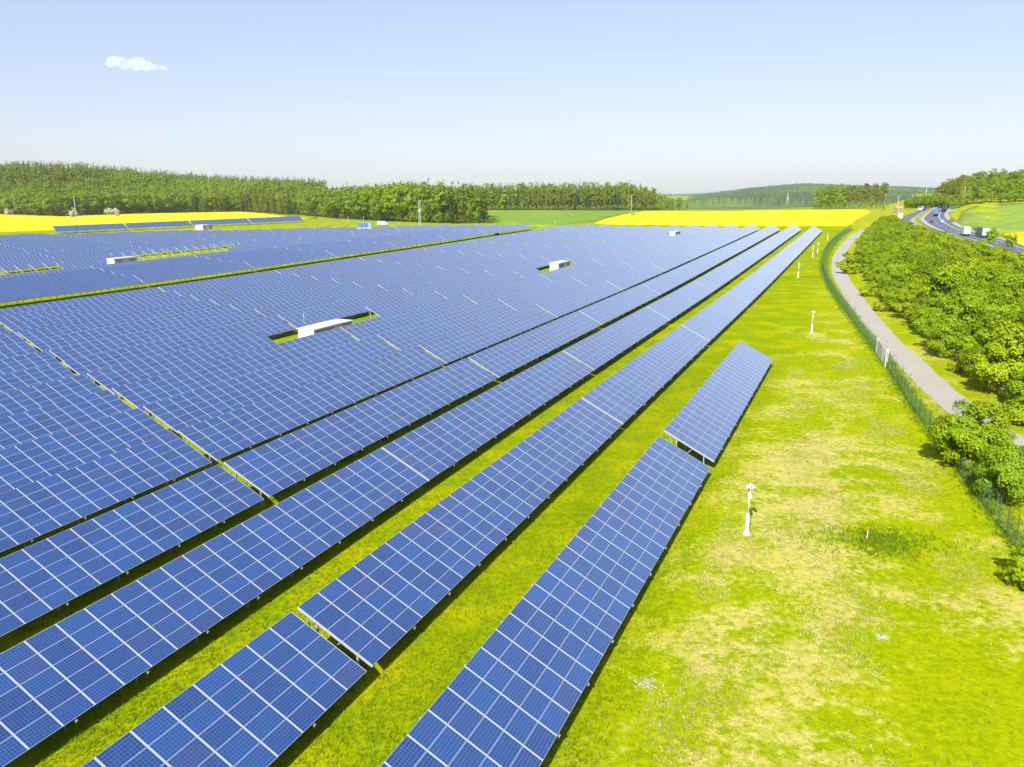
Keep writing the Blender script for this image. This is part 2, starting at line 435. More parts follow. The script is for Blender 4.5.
def polypx(l, dz=0.): return [at(a, b, dz) for a, b in l]
sheet('rapeseed_field', polypx([(-60,236),(-60,212),(0,213),(60,215.5),(140,213),(240,211),(268,213),(300,217),(318,217.6),(150,223.5),(55,229),(0,231)], .9), .9, M['rape'], 22, 1.1)
sheet('rapeseed_field', polypx([(596,222.6),(606,218.5),(630,213),(645,211),(760,210.3),(866,209.3),(871,212),(860,217),(851,223),(846,224.5),(822,224.2),(760,224.5),(700,224),(640,223)], .9), .9, M['rape'], 18, 1.1)
sheet('young_crop_field', polypx([(486,209),(560,210),(645,210.6),(630,212.6),(606,218),(588,222),(545,226),(510,224),(490,219.5),(487,214)], .35), .35, M['crop'], 20, .5)
sheet('pasture', polypx([(956,222),(962,211),(975,206.5),(1024,203),(1090,198),(1090,232),(1020,231),(985,230)], .12), .12, M['pasture'], 14, .3)
sheet('rapeseed_field', polypx([(1003,233),(1024,232),(1090,233),(1090,246),(1024,243),(1008,239)], .9), .9, M['rape'], 8, 1.1)

# ------------------------------------------------------------------ roads
def spline(pts, step):
    P = [Vector((a, b)) for a, b in pts]; out = []
    for i in range(len(P) - 1):
        p0 = P[max(i - 1, 0)]; p1 = P[i]; p2 = P[i + 1]; p3 = P[min(i + 2, len(P) - 1)]
        k = max(1, int((p2 - p1).length / step))
        for j in range(k):
            u = j / k
            out.append(.5 * ((2 * p1) + (p2 - p0) * u + (2 * p0 - 5 * p1 + 4 * p2 - p3) * u * u + (3 * p1 - p0 - 3 * p2 + p3) * u ** 3))
    out.append(P[-1]); return out
def path_frames(tqs, step):
    P = [Vector(TQ(a.x, a.y)) for a in spline(tqs, step)]; fr = []
    for i, p in enumerate(P):
        d = (P[min(i + 1, len(P) - 1)] - P[max(i - 1, 0)]).normalized()
        fr.append((p, Vector((-d.y, d.x)), d))          # point, left normal, direction
    return fr
def strip(name, fr, o0, o1, dz, mat, sel=None, edge=0.0, wob=0.0, kind='structure'):
    vs = []; fs = []
    for i, (p, n, d) in enumerate(fr):
        w = wob * math.sin(i * 1.7) + wob * math.sin(i * .63 + 2)
        a = p + n * (o0 + w); b = p + n * (o1 + w * .7)
        vs += [(a.x, a.y, gz(a.x, a.y) + dz), (b.x, b.y, gz(b.x, b.y) + dz)]
    for i in range(len(fr) - 1):
        if sel is None or sel(i): fs.append((2 * i, 2 * i + 1, 2 * i + 3, 2 * i + 2))
    me = bpy.data.meshes.new(name); me.from_pydata(vs, [], [f[::-1] for f in fs]); me.materials.append(mat)
    if me.polygons[0].normal.z < 0: me.flip_normals()
    if edge:
        bm = bmesh.new(); bm.from_mesh(me)
        g = bmesh.ops.extrude_edge_only(bm, edges=[e for e in bm.edges if e.is_boundary])['geom']
        for v in g:
            if isinstance(v, bmesh.types.BMVert): v.co.z -= edge
        bm.to_mesh(me); bm.free()
    return tag(mesh_obj(name, me), kind=kind)
ROAD = [(40,-36),(60,-25.5),(78,-17.2),(96,-11.3),(116,-7.8),(143,-3.7),(190,1.6),(245,6.7),(310,8.5),(400,5.8),(430,3.2),(480,-4),(540,-14)]
rf = path_frames(ROAD, 2.5)
strip('service_road', rf, -1.9, 1.9, .06, M['asphalt'], edge=.1, wob=.09)
MWR = [(215,-80),(250,-68),(290,-57),(335,-48),(365,-46),(394,-42.5),(433,-38),(483,-34.5),(540,-33.5),(575,-36.5),(620,-44),(700,-66),(820,-110)]
mf = path_frames(MWR, 4)
strip('motorway', mf, -6.6, 5.6, .10, M['mway'], edge=.2)
strip('motorway', mf, 10.2, 21.8, .10, M['mway'], edge=.2)
strip('motorway_shoulder', mf, -8.4, -6.4, .14, M['shoulder'], edge=.2)
strip('motorway_shoulder', mf, 4.8, 6.2, .14, M['shoulder'], edge=.2)
strip('motorway_shoulder', mf, 9.6, 11.0, .14, M['shoulder'], edge=.2)
for off in (-3.6, 4.4, 11.4, 19.0): strip('road_marking', mf, off - .14, off + .14, .15, M['paint'])
for off in (.4, 15.2): strip('road_marking', mf, off - .1, off + .1, .15, M['paint'], lambda i: i % 4 == 0)
strip('median_strip', mf, 6.4, 9.4, .16, M['ground'], edge=.2)

# ------------------------------------------------------------------ solar tables
PM = 1.67; PV = 5.0285 / 5
N_MOD = 26
def v2(x, v, dn=0.0):                     # point on the tilted plane: x along the row, v up the slope, dn above the plane
    return (x, v * cT - dn * sT, 1.0 + v * sT + dn * cT)
def quad_uv(me, uvs):
    l = me.uv_layers.new(name='UVMap')
    l.data.foreach_set('uv', np.asarray(uvs, np.float32).ravel())
_arr = {}
def array_mesh(n, rows=lambda k: range(5), key=None):
    """panel slab: one glass slab per run of modules; modules told apart by their UV"""
    if key in _arr: return _arr[key]
    vs = []; fs = []; uv = []; mi = []
    def slab(k0, k1, r0, r1):
        b = len(vs)
        for dn in (0.02, -.02):
            for (x, v) in ((k0 * PM + .004, r0 * PV + .004), (k1 * PM - .004, r0 * PV + .004), (k1 * PM - .004, r1 * PV - .004), (k0 * PM + .004, r1 * PV - .004)):
                vs.append(v2(x, v, dn))
        fs.append((b, b + 1, b + 2, b + 3)); uv.extend([(k0, r0), (k1, r0), (k1, r1), (k0, r1)]); mi.append(0)
        fs.append((b + 7, b + 6, b + 5, b + 4)); uv.extend([(0, 0)] * 4); mi.append(1)
        for a in range(4):
            c = (a + 1) % 4
            fs.append((b + a, b + a + 4, b + c + 4, b + c)); uv.extend([(0, 0)] * 4); mi.append(2)
    k = 0
    while k < n:
        rr = list(rows(k)); j = k
        while j < n and list(rows(j)) == rr: j += 1
        if rr: slab(k, j, rr[0], rr[-1] + 1)
        k = j
    me = bpy.data.meshes.new('panel_array'); me.from_pydata(vs, [], fs)
    for q in ('panel', 'back', 'alu'): me.materials.append(M[q])
    me.polygons.foreach_set('material_index', mi); quad_uv(me, uv); me.update()
    if key: _arr[key] = me
    return me
def module_mesh():
    vs = []
    for dn in (.02, -.02):
        for (x, v) in ((.004, .004), (PM - .004, .004), (PM - .004, PV - .004), (.004, PV - .004)):
            vs.append((x, v * cT - dn * sT, v * sT + dn * cT))
    fs = [(0,1,2,3),(7,6,5,4)] + [(a, a + 4, (a + 1) % 4 + 4, (a + 1) % 4) for a in range(4)]
    me = bpy.data.meshes.new('solar_module'); me.from_pydata(vs, [], fs)
    for q in ('panel', 'back', 'alu'): me.materials.append(M[q])
    me.polygons.foreach_set('material_index', [0, 1, 2, 2, 2, 2])
    quad_uv(me, [(0,0),(.9999,0),(.9999,.9999),(0,.9999)] + [(0, 0)] * 20); me.update(); return me
MODULE = module_mesh()
_frm = {}
def bare_mesh(n):
    if ('b', n) in _frm: return _frm[('b', n)]
    b = MB(); L = n * PM
    for k in range(int(L / 5) + 1):
        x = .1 + k * 5
        b.bar(v2(x, 0, -.1), v2(x, 4.9, -.1), .12, .12)
        b.bar(v2(x, .95, -.16), (x, .95 * cT, -.5), .1, .1); b.bar((x, 3.35, 3.35 / cT * sT + .82), (x, 3.35, -.5), .1, .1)
    b.bar(v2(0, 4.4, -.02), v2(L, 4.4, -.02), .07, .07)
    _frm[('b', n)] = b.mesh('support_frame', M['alu']); return _frm[('b', n)]
def bays(n):
    L = n * PM; nb = max(2, round(L / 4.2)); return [.06 + (L - .12) * i / nb for i in range(nb + 1)]
def frame_mesh(n, legs=True, vmax=5.0285, key=None):
    if key in _frm: return _frm[key]
    b = MB(); L = n * PM
    for x in bays(n):
        if x in (bays(n)[0], bays(n)[-1]): b.bar(v2(x, -.02, -.085), v2(x, vmax + .02, -.085), .07, .11)
        else: b.bar(v2(x, -.12, -.14), v2(x, vmax + .08, -.14), .09, .12)
        b.bar(v2(x, vmax * .86, -.2), (x, 3.35, .55), .05)
        b.bar(v2(x, vmax * .42, -.2), (x, 3.35, .55), .05)
        if legs:
            b.bar(v2(x, .95, -.16), (x, .95 * cT, -.5), .09, .09); b.bar((x, 3.35, 3.35 / cT * sT + .82), (x, 3.35, -.5), .10, .10)
    for v in (.45, 1.5, 2.5, 3.5, 4.6):
        if v < vmax: b.bar(v2(.11, v, -.05), v2(L - .11, v, -.05), .06, .055)
    me = b.mesh('support_frame', M['steel'])
    if key: _frm[key] = me
    return me
_leg = []
def leg_meshes():
    if not _leg:
        b = MB(); b.bar(v2(0, .95, -.16), (0, .95 * cT, -.5), .09, .09); _leg.append(b.mesh('leg', M['steel']))
        b = MB(); b.bar((0, 3.35, 3.35 / cT * sT + .82), (0, 3.35, -.5), .10, .10); _leg.append(b.mesh('leg', M['steel']))
    return _leg

tables = []       # dict(row, ts, n, q, detail, rows(k), kind)
ORD = ['first','second','third','fourth','fifth','sixth','seventh','eighth','ninth','tenth','eleventh','twelfth','thirteenth','fourteenth','fifteenth','sixteenth','seventeenth','eighteenth','nineteenth','twentieth','twenty-first','twenty-second','twenty-third','twenty-fourth','twenty-fifth','twenty-sixth','twenty-seventh','twenty-eighth','twenty-ninth','thirtieth']
GAP = .62
PER = N_MOD * PM + GAP
def addrow(block, i, q, breaks0, tend, tmin, special=None, ang=0.):
    special = special or {}
    k = 0; t = breaks0
    while t > tmin: t -= PER
    while t < tend - 6:
        n = min(N_MOD, int((tend - t) / PM))
        tables.append(dict(block=block, row=i, q=q, ts=t, n=n))
        t += n * PM + GAP
# block 1 (rows 0..14 counted from the open meadow)
q0 = 10.4
tables.append(dict(block=1, row=0, q=q0, ts=65.2 - 34 * PM, n=34))
tables.append(dict(block=1, row=0, q=q0, ts=67.0, n=27))
for ts, n in ((29.4 - 20 * PM, 20), (29.9, 27), (75.35, 28)): tables.append(dict(block=1, row=1, q=20.9, ts=ts, n=n))
addrow(1, 1, 20.9, 123.3, 425, 100)
BRK = {2: 54.2, 3: 46.9, 4: 52.2, 5: 57.7, 6: 62.7, 7: 67.8, 8: 72.5, 9: 78.2, 10: 82.6, 11: 88, 12: 92.8, 13: 98., 14: 103.}
ENDS = {2: 437, 3: 440, 4: 444, 5: 448, 6: 450, 7: 452, 8: 452, 9: 453, 10: 455, 11: 457, 12: 459, 13: 461, 14: 461}
for i in range(2, 15):
    if i != 7: addrow(1, i, 10.4 + 10.5 * i, BRK[i], ENDS[i], 60 if i == 2 else (2 if i < 9 else 30))
tables.append(dict(block=1, row=2, q=31.4, ts=54.2 - .16 - 27 * PM, n=27))
# the seventh row leaves room for the three transformer buildings
for a, b_ in ((23.8, 67.2), (67.8, 100.), (130, 156.3), (157, 200.8), (201.4, 214.5), (243, 289.8), (290.4, 334.3), (335, 378.5), (401, 452)):
    tables.append(dict(block=1, row=7, q=83.9, ts=(b_ - round((b_ - a) / PM) * PM) if a > 60 and b_ in (156.3, 289.8, 452) else a, n=round((b_ - a) / PM)))
# block 2 beyond the grass strip
def end2(q): return float(np.interp(q, [183, 225, 288, 305, 323, 349, 385, 419, 430, 476], [446, 452, 414, 409, 388, 376, 370, 342, 325, 335]))
for j in range(27):
    q = 183 + 10.5 * j
    bare = {5: [(140, 184), (193, 254)], 6: [(140, 186), (214, 270)], 7: [(140, 184), (218, 284)], 8: [(140, 178), (224, 290)], 12: [(196, 236)], 13: [(196, 236)]}.get(j, [])
    t0 = -60.; gone = {5: [(140, 184), (193, 254)], 6: [(140, 186)], 7: [(218, 284)], 8: [(140, 178)], 12: [(196, 236)], 13: [(196, 236)]}.get(j, [])
    for a, b_ in bare + [(end2(q), 0)]:
        base = 118 + 5.1 * j
        addrow(2, j, q, base if t0 < 0 else t0, a, t0)
        if b_:
            x = a + .7
            if (a, b_) in gone: x = b_
            while x < b_ - 8: tables.append(dict(block=2, row=j, q=q, ts=x, n=16, bare=True)); x += 16 * PM + .7
            t0 = x
# block 3, one row of its own before the yellow field
A3 = Vector(TQ(368, 491.7)); B3 = Vector(TQ(551, 417)); d3 = (B3 - A3).normalized()
for k in range(4):
    p = A3 + d3 * k * (18 * PM * 1.5 + .8)
    tables.append(dict(block=3, row=0, p=p, d=d3, ts=0, q=0, n=18, sc=1.5))
keep = []
for T in tables:
    L = T['n'] * PM * T.get('sc', 1)
    if T['block'] == 3: p0 = T['p']; d = T['d']
    else: p0 = Vector(TQ(T['ts'], T['q'])); d = Vector((sA, cA))
    p1 = p0 + d * L * .9998
    z0, z1 = gz(*p0), gz(*p1)
    if T['block'] == 2 and T['row'] == 0: z0 += .42; z1 += .42
    T['loc'] = (p0.x, p0.y, z0); T['rot'] = (0, -math.atan2(z1 - z0, L), math.atan2(d.y, d.x)); T['L'] = L
    R = Matrix.Rotation(T['rot'][2], 4, 'Z') @ Matrix.Rotation(T['rot'][1], 4, 'Y')
    cs = []; ins = 0
    for x in np.linspace(0, L, 9):
        for v in (0, 5.03):
            c = px_of(Vector(T['loc']) + R @ Vector(v2(x, v)))
            if c and -40 < c[0] < 1064 and c[1] < 815: ins += 1
            if c: cs.append(c)
    if ins == 0: continue
    c0 = px_of(Vector(T['loc']) + R @ Vector((L / 2, 2.2, 2)))
    pd = (Vector(T['loc']) - Vector((0, 0, H0))).length
    dep = max(8., Vector(T['loc']).xy.length, (p1.length if 0 else 0))
    T['area'] = L * ins / 18. / min(Vector(T['loc']).xy.length + 6, p1.length + 6) ** 2
    tc = T['ts'] + L / 2
    T['bare'] = T.get('bare', False); T['holes'] = []
    keep.append(T)
keep.sort(key=lambda T: -T['area'])
cnt = {}
for T in sorted(keep, key=lambda T: (T['block'], T['row'], T['ts'])):
    k = (T['block'], T['row'], T['bare']); T['ord'] = cnt.get(k, 0); cnt[k] = T['ord'] + 1
print('tables in view', len(keep))
SPECIAL = {
 (1,0,0): 'long solar table nearest the meadow, running out of the bottom edge of the photo',
 (1,0,1): 'separate shorter solar table behind the nearest one, steel legs showing at its end',
 (1,1,0): 'solar table cut off by the bottom edge, left of a narrow grassy gap',
 (1,1,1): 'solar table starting just past the narrow grassy gap, second row from the meadow'}
WHERE = {1: 'row from the meadow', 2: 'row beyond the grass strip', 3: 'row'}
rest = MB(); rest_uv = []
nind = 0
DETAIL = {(1,0),(1,1),(1,2),(1,3),(1,4)}
dup_far = []
for T in keep:
    key = (T['block'], T['row'], T['ord'])
    n = T['n']; L = T['L'] / T.get('sc', 1)
    if nind >= 296 and not T['bare']:
        dup_far.append(T); continue
    e = empty('bare_panel_frame' if T['bare'] else 'solar_table', T['loc'], T['rot'], T.get('sc', 1))
    if T['bare']:
        mesh_obj('support_frame', bare_mesh(n), e)
        tag(e, 'bare white steel panel frames without modules, standing on grass among the far blue rows', 'panel frame', 'unfinished frames among the far rows')
        continue
    nind += 1
    lab = SPECIAL.get(key)
    if T['block'] == 3: lab = 'solar table in the single row before the yellow field, %s from its left end' % ORD[T['ord']]
    if not lab: lab = 'solar table, %s from the near end of the %s %s' % (ORD[T['ord']], ORD[T['row']], WHERE[T['block']])
    tag(e, lab, 'solar table', 'solar tables in long parallel rows')
    rows = lambda k: range(5)
    if T['holes']:
        hs = T['holes']; ts = T['ts']
        rows = lambda k, hs=hs, ts=ts: range(2) if any(h0 < ts + (k + .5) * PM < h1 for h0, h1 in hs) else range(5)
    det = (T['block'], T['row']) in DETAIL and T['ord'] < 2
    if det:
        R = Matrix.Rotation(T['rot'][2], 4, 'Z') @ Matrix.Rotation(T['rot'][1], 4, 'Y')
        cells = []
        for k in range(n):
            for r in range(5):
                w = Vector(T['loc']) + R @ Vector(v2((k + .5) * PM, (r + .5) * PV)); c = px_of(w)
                vis = c and -30 < c[0] < 1054 and c[1] < 797
                cells.append((0 if vis else 1, w.xy.length, k, r))
        cells.sort(); near = cells[:100]; far = {}
        for _, _, k, r in cells[100:]: far.setdefault((k, r), 1)
        for _, _, k, r in near:
            mesh_obj('solar_module', MODULE, e, v2(k * PM, r * PV))
        if far:
            vs = []; fs = []; uv = []; mi = []
            for (k, r) in far:
                b0 = len(vs); o_ = Vector(v2(k * PM, r * PV))
                vs += [tuple(Vector(v.co) + o_) for v in MODULE.vertices]
                for p in MODULE.polygons:
                    fs.append(tuple(b0 + i for i in p.vertices)); mi.append(p.material_index)
                    uv += [(k, r), (k + .9999, r), (k + .9999, r + .9999), (k, r + .9999)] if p.material_index == 0 else [(0, 0)] * 4
            me = bpy.data.meshes.new('panel_array'); me.from_pydata(vs, [], fs)
            for q in ('panel', 'back', 'alu'): me.materials.append(M[q])
            me.polygons.foreach_set('material_index', mi); quad_uv(me, uv); me.update()
            tag(mesh_obj('panel_array', me, e), kind='stuff')
        mesh_obj('support_frame', frame_mesh(n, False, key=('d', n)), e)
        la, lb = leg_meshes()
        for x in bays(n):
            mesh_obj('leg', la, e, (x, 0, 0)); mesh_obj('leg', lb, e, (x, 0, 0))
    else:
        pa = mesh_obj('panel_array', array_mesh(n, rows, None if T['holes'] else n), e)
        if T['block'] == 2 and T['row'] < 4 or T['block'] == 3:
            pa.material_slots[0].link = 'OBJECT'; pa.material_slots[0].material = M['paneldark']
        mesh_obj('support_frame', frame_mesh(n, key=('f', n)), e)
if dup_far:
    vs = []; fs = []; uv = []; mi = []
    for T in dup_far:
        R = Matrix.Translation(T['loc']) @ Matrix.Rotation(T['rot'][2], 4, 'Z') @ Matrix.Rotation(T['rot'][1], 4, 'Y')
        for me, steel in ((array_mesh(T['n'], key=T['n']), 0), (frame_mesh(T['n'], key=('f', T['n'])), 1)):
            b0 = len(vs); vs += [tuple(R @ v.co) for v in me.vertices]
            ul = me.uv_layers[0].data if not steel else None
            for p in me.polygons:
                fs.append(tuple(b0 + i for i in p.vertices)); mi.append(3 if steel else p.material_index)
                uv += [(0, 0)] * len(p.vertices) if steel else [tuple(ul[i].uv) for i in p.loop_indices]
    me = bpy.data.meshes.new('distant_solar_tables'); me.from_pydata(vs, [], fs)
    for q in ('panel', 'back', 'alu', 'steel'): me.materials.append(M[q])
    me.polygons.foreach_set('material_index', mi); quad_uv(me, uv); me.update()
    tag(mesh_obj('distant_solar_tables', me), 'farthest blue solar tables merging into one field at the far left', 'solar tables', kind='stuff')

# ------------------------------------------------------------------ white transformer stations and huts
def station(loc, L, Wd, Hh, label, mast=False, ang=AZ, side='tealgrey', wall='white'):
    e = empty('transformer_station', loc, (0, 0, math.pi / 2 - ang))
    tag(e, label, 'transformer station')
    b = MB(); b.box((0, 0, -.6), (L, Wd, Hh)); b.box((-.12, -.12, -.6), (L + .12, Wd + .12, .25))
    b.build('wall', M[wall], e)
    r = MB(); r.prism([(-.2, Hh + .003), (L + .2, Hh + .003), (L + .2, Hh + .14), (L / 2, Hh + .2), (-.2, Hh + .14)], -.2, Wd + .2); r.build('roof', M['cream'], e)
    n = max(2, int(L / 2.6)); w = (L - .8) / n
    for k in range(n):
        d = MB(); x0 = .4 + k * w
        d.box((x0 + .06, -.06, .3), (x0 + w - .06, -.003, Hh - .2))
        for z in np.arange(.45, Hh - .35, .22): d.box((x0 + .14, -.085, z), (x0 + w - .14, -.062, z + .1))
        d.build('door', M['white' if k == n // 2 else side], e)
    if mast:
        t = MB(); t.tube([(1.2, Wd - .4, Hh + .2), (1.2, Wd - .4, Hh + 2.6)], .035); t.build('aerial', M['greymetal'], e)
    return e
def onland(t, q): x, y = TQ(t, q); return (x, y, gz(x, y))
station(onland(105.6, 82.4), 11, 3.2, 2.85, 'white transformer building in the middle of the panel field, nearest of all', True)
station(onland(228.5, 85.4), 10.4, 2.8, 2.85, 'small white transformer building in the grassy opening further up the panel field')
station(onland(385, 84.6), 11, 3., 2.85, 'tiny white transformer building near the far end of the panel rows')
station(onland(195.5, 234.5), 9.5, 3.4, 4.3, 'white transformer building beside the bare frames in the far left rows', side='greymetal')
station(onland(424., 419.5), 9, 6.5, 3.2, 'white transformer building before the single far row and yellow field', side='greymetal')
e = empty('site_hut', at(358, 226.6), (0, 0, .1)); tag(e, 'blue flat roofed site container on pale grass before the forest', 'container')
b = MB(); b.box((0, 0, 0), (9.5, 2.6, 2.6))
for x in np.arange(.3, 9.4, .35): b.box((x, -.05, .15), (x + .18, -.003, 2.45))
b.build('body', M['bluepaint'], e)
b = MB(); b.box((-.08, -.08, 2.603), (9.58, 2.68, 2.75)); b.build('roof', M['bluecar'], e)
b = MB(); b.box((7.6, -.09, .1), (8.5, -.055, 2.1)); b.build('door', M['white'], e)
e = empty('parked_van', at(377.5, 225.3), (0, 0, .05)); tag(e, 'white box van parked beside the blue container before the forest', 'van')
b = MB(); b.box((0, 0, .5), (5.6, 2.1, 2.9)); b.prism([(5.603, .5), (7.4, .5), (7.4, 1.35), (6.9, 1.5), (6.3, 2.25), (5.603, 2.3)], .05, 2.05); b.build('body', M['white'], e)
b = MB(); b.prism([(6.36, 1.55), (6.92, 1.55), (6.4, 2.15)], .03, .047); b.build('window', M['glass'], e)
for x in (1.2, 6.4):
    for y in (.0, 1.85): b = MB(); b.tube([(x, y, .42), (x, y + .25, .42)], .42, 14); b.build('wheel', M['dark'], e)
e = empty('cable_cabinet_row', at(357, 234)); tag(e, 'long low white slab roof among the far panels below the blue container', 'shelter')
b = MB(); b.box((0, 0, 3.2), (8.5, 2.2, 3.5)); b.build('roof', M['white'], e)
b = MB()
for x in (.3, 8.2):
    for y in (.3, 1.9): b.bar((x, y, -.4), (x, y, 3.19), .14)
b.build('post', M['greymetal'], e)

# ------------------------------------------------------------------ camera poles in the meadow
def camera_pole(px, py, h, label, rz=0.):
    p = at(px, py); e = empty('camera_pole', p, (0, 0, rz)); tag(e, label, 'camera pole', 'white camera poles in the meadow')
    b = MB(); b.tube([(0, 0, -.3), (0, 0, .05), (0, 0, .12), (0, 0, .3), (0, 0, 1.45), (0, 0, 1.62)], [.26, .26, .21, .15, .13, .06], 14); b.build('base_sleeve', M['white'], e)
    b = MB(); b.tube([(0, 0, 1.55), (0, 0, h - .15)], .055, 10); b.build('pole', M['white'], e)
    b = MB(); b.box((-.11, -.10, h - .95), (.11, .10, h - .68)); b.ball((0, -.05, h - 1.02), .10); jb = b.build('junction_box', M['white'], e)
    b = MB(); b.bar((-.26, 0, h - .28), (.26, 0, h - .28), .05); b.build('cross_arm', M['greymetal'], e)
    for sx in (-1, 1):
        b = MB(); b.tube([(sx * .21, -.28, h - .18), (sx * .21, .22, h - .1)], [.10, .10], 12); b.tube([(sx * .21, -.36, h - .19), (sx * .21, -.28, h - .18)], [.115, .11], 12)
        c = b.build('camera_housing', M['white'], e)
        b = MB(); b.tube([(sx * .21, -.372, h - .192), (sx * .21, -.362, h - .19)], .07, 12); b.build('lens', M['dark'], c)
    b = MB(); b.ball((0, 0, h - .02), .10); b.build('dome', M['white'], e)
camera_pole(746.7, 534, 3.75, 'tall white twin head camera pole in the meadow beside the nearest panels')
camera_pole(811.5, 333, 3.7, 'white camera pole in the meadow halfway along the fence, second nearest')
camera_pole(798, 277.5, 3.7, 'white camera pole close to the second panel row, left of two far ones', .5)
camera_pole(812.5, 257, 3.7, 'white far camera pole, left one of a close pair near the fence bend', .3)
camera_pole(817.5, 253, 3.7, 'white far camera pole, right one of a close pair near the fence bend', -.3)
camera_pole(827.5, 240, 2.6, 'short white camera pole farthest away by the end of the fence')
e = empty('marker_post', at(866.8, 539.3)); tag(e, 'thin white marker post with orange top in green weeds', 'marker post')
b = MB(); b.bar((0, 0, -.2), (0, 0, .62), .06); b.build('post', M['white'], e)
b = MB(); b.bar((0, 0, .623), (0, 0, .9), .064); b.build('band', M['red'], e)
for (a, c, r, lb) in ((645, 684, .75, 'pale grey stony patch in the grass right of the nearest panels'), (882, 637, .35, 'small pale bluish stone in the green grass')):
    p = at(a, c); b = MB()
    for k in range(90):
        u, w = random.gauss(0, r * .42), random.gauss(0, r * .42)
        b.ball((u, w, gz(p.x + u, p.y + w) - p.z + .02), random.uniform(.02, .06), 0, 6, (1, 1, .5))
    tag(b.build('gravel_patch', M['concrete'], None, p), lb, 'gravel', kind='stuff')

# ------------------------------------------------------------------ green mesh fence with gate
FEN = [(36,-13.5),(57,-11.3),(65,-10.2),(83,-7.7),(100,-5.6),(118,-3.7),(160,1.7),(211,8),(261,12.2),(318,13.7),(380,12.4),(428,10.3),(452,8.5)]
ff = path_frames(FEN, .25)
fe = empty('mesh_fence', (*ff[0][0], gz(*ff[0][0]))); tag(fe, 'long green wire mesh fence between meadow and service road', 'fence')
fb = Vector(fe.location)
def fp(i, z): p = ff[i][0]; return Vector((p.x, p.y, gz(p.x, p.y) + z)) - fb
gi = [i for i in range(len(ff)) if 116.5 < ff[i][0].x * sA + ff[i][0].y * cA < 126.5]
g0, g1 = gi[0], gi[-1]
w = MB()
for a, bnd in ((0, g0), (g1, len(ff) - 1)):
    for z in np.arange(.1, 2.01, .27):
        for i in range(a, bnd, 4): w.bar(fp(i, z), fp(min(i + 4, bnd), z), .007)
    for i in range(a, bnd):
        w.bar(fp(i, .06), fp(i, 2.05), .006)
w.build('wire_mesh', M['green'], fe)
pi = [i for i in range(0, len(ff), 10) if not (g0 < i < g1)] + [g0, g1]
pmb = MB(); pmb.bar((0, 0, -.3), (0, 0, 2.25), .055); PME = pmb.mesh('fence_post', M['green'])
pi.sort()
for i in pi[:100]: mesh_obj('fence_post', PME, fe, fp(i, 0))
w = MB()
for i in pi[100:]: w.bar(fp(i, -.3), fp(i, 2.25), .085)
tag(w.build('fence_post', M['green'], fe), kind='stuff')
e = empty('fence_gate', fb + fp(g0, 0)); tag(e, 'pale grey double gate with white posts in the green fence', 'gate')
gb = fp(g0, 0); gm = (g0 + g1) // 2
for a, c in ((g0 + 1, gm), (gm, g1 - 1)):
    w = MB()
    for z in (.15, 1.1, 2.05): w.bar(fp(a, z) - gb, fp(c, z) - gb, .07)
    for i in range(a, c + 1):
        w.bar(fp(i, .15) - gb, fp(i, 2.05) - gb, .05)
        w.bar((fp(i, .15) + fp(min(i + 1, c), .15)) / 2 - gb, (fp(i, 2.05) + fp(min(i + 1, c), 2.05)) / 2 - gb, .05)
    w.build('gate_leaf', M['greymetal'] if a == gm else M['white'], e)
for i in (g0 + 1, g1 - 1):
    w = MB(); w.bar(fp(i, -.3) - gb, fp(i, 2.4) - gb, .26); w.build('gate_post', M['white' if i < gm else 'greymetal'], e)

# ------------------------------------------------------------------ foliage
def leaves(rng, blobs, n, size, flat=.0, up=.25):
    B = np.array(blobs); wgt = B[:, 3] ** 2; wgt /= wgt.sum()
    k = rng.choice(len(B), n, p=wgt)
    d = rng.normal(size=(n, 3)); d /= np.linalg.norm(d, axis=1)[:, None]
    low = d[:, 2] < -.2; d[low, 2] *= np.where(rng.random(low.sum()) < .6, -1, 1)
    pos = B[k, :3] + d * (B[k, 3] * (.62 + .5 * rng.random(n)))[:, None] * np.array([1, 1, .8])
    cd = pos - B[:, :3].mean(0); cd /= np.linalg.norm(cd, axis=1)[:, None] + 1e-6
    nr = d * .75 + cd * .7 + rng.normal(size=(n, 3)) * .42 + np.array([0, 0, up]); nr /= np.linalg.norm(nr, axis=1)[:, None]
    a = np.cross(nr, rng.normal(size=(n, 3))); a /= np.linalg.norm(a, axis=1)[:, None]
    b = np.cross(nr, a)
    s = size * (.6 + .8 * rng.random(n)); s2 = s * (.55 + .4 * rng.random(n))
    a *= s[:, None] / 2; b *= s2[:, None] / 2
    V = np.stack([pos - a, pos - b * .9, pos + a, pos + b], 1).reshape(-1, 3)
    tint = np.repeat(np.clip(rng.random(len(B))[k] * .75 + rng.random(n) * .25, 0, 1), 4)
    return V, np.arange(4 * n).reshape(-1, 4), tint
def blob_crown(rng, c, r, nb, br):
    """blobs scattered through an uneven ellipsoid"""
    out = []
    lob = rng.normal(size=(5, 3)); lob /= np.linalg.norm(lob, axis=1)[:, None]; lw = rng.uniform(-.25, .3, 5)
    for _ in range(nb):
        d = rng.normal(size=3); d /= np.linalg.norm(d)
        k = 1 + sum(lw[j] * max(0, d @ lob[j]) ** 2 for j in range(5))
        rr = (.35 + .65 * rng.random() ** .5) * k
        out.append((c[0] + d[0] * r[0] * rr, c[1] + d[1] * r[1] * rr, max(br[0] * .6, c[2] + d[2] * r[2] * rr), rng.uniform(*br)))
    return out
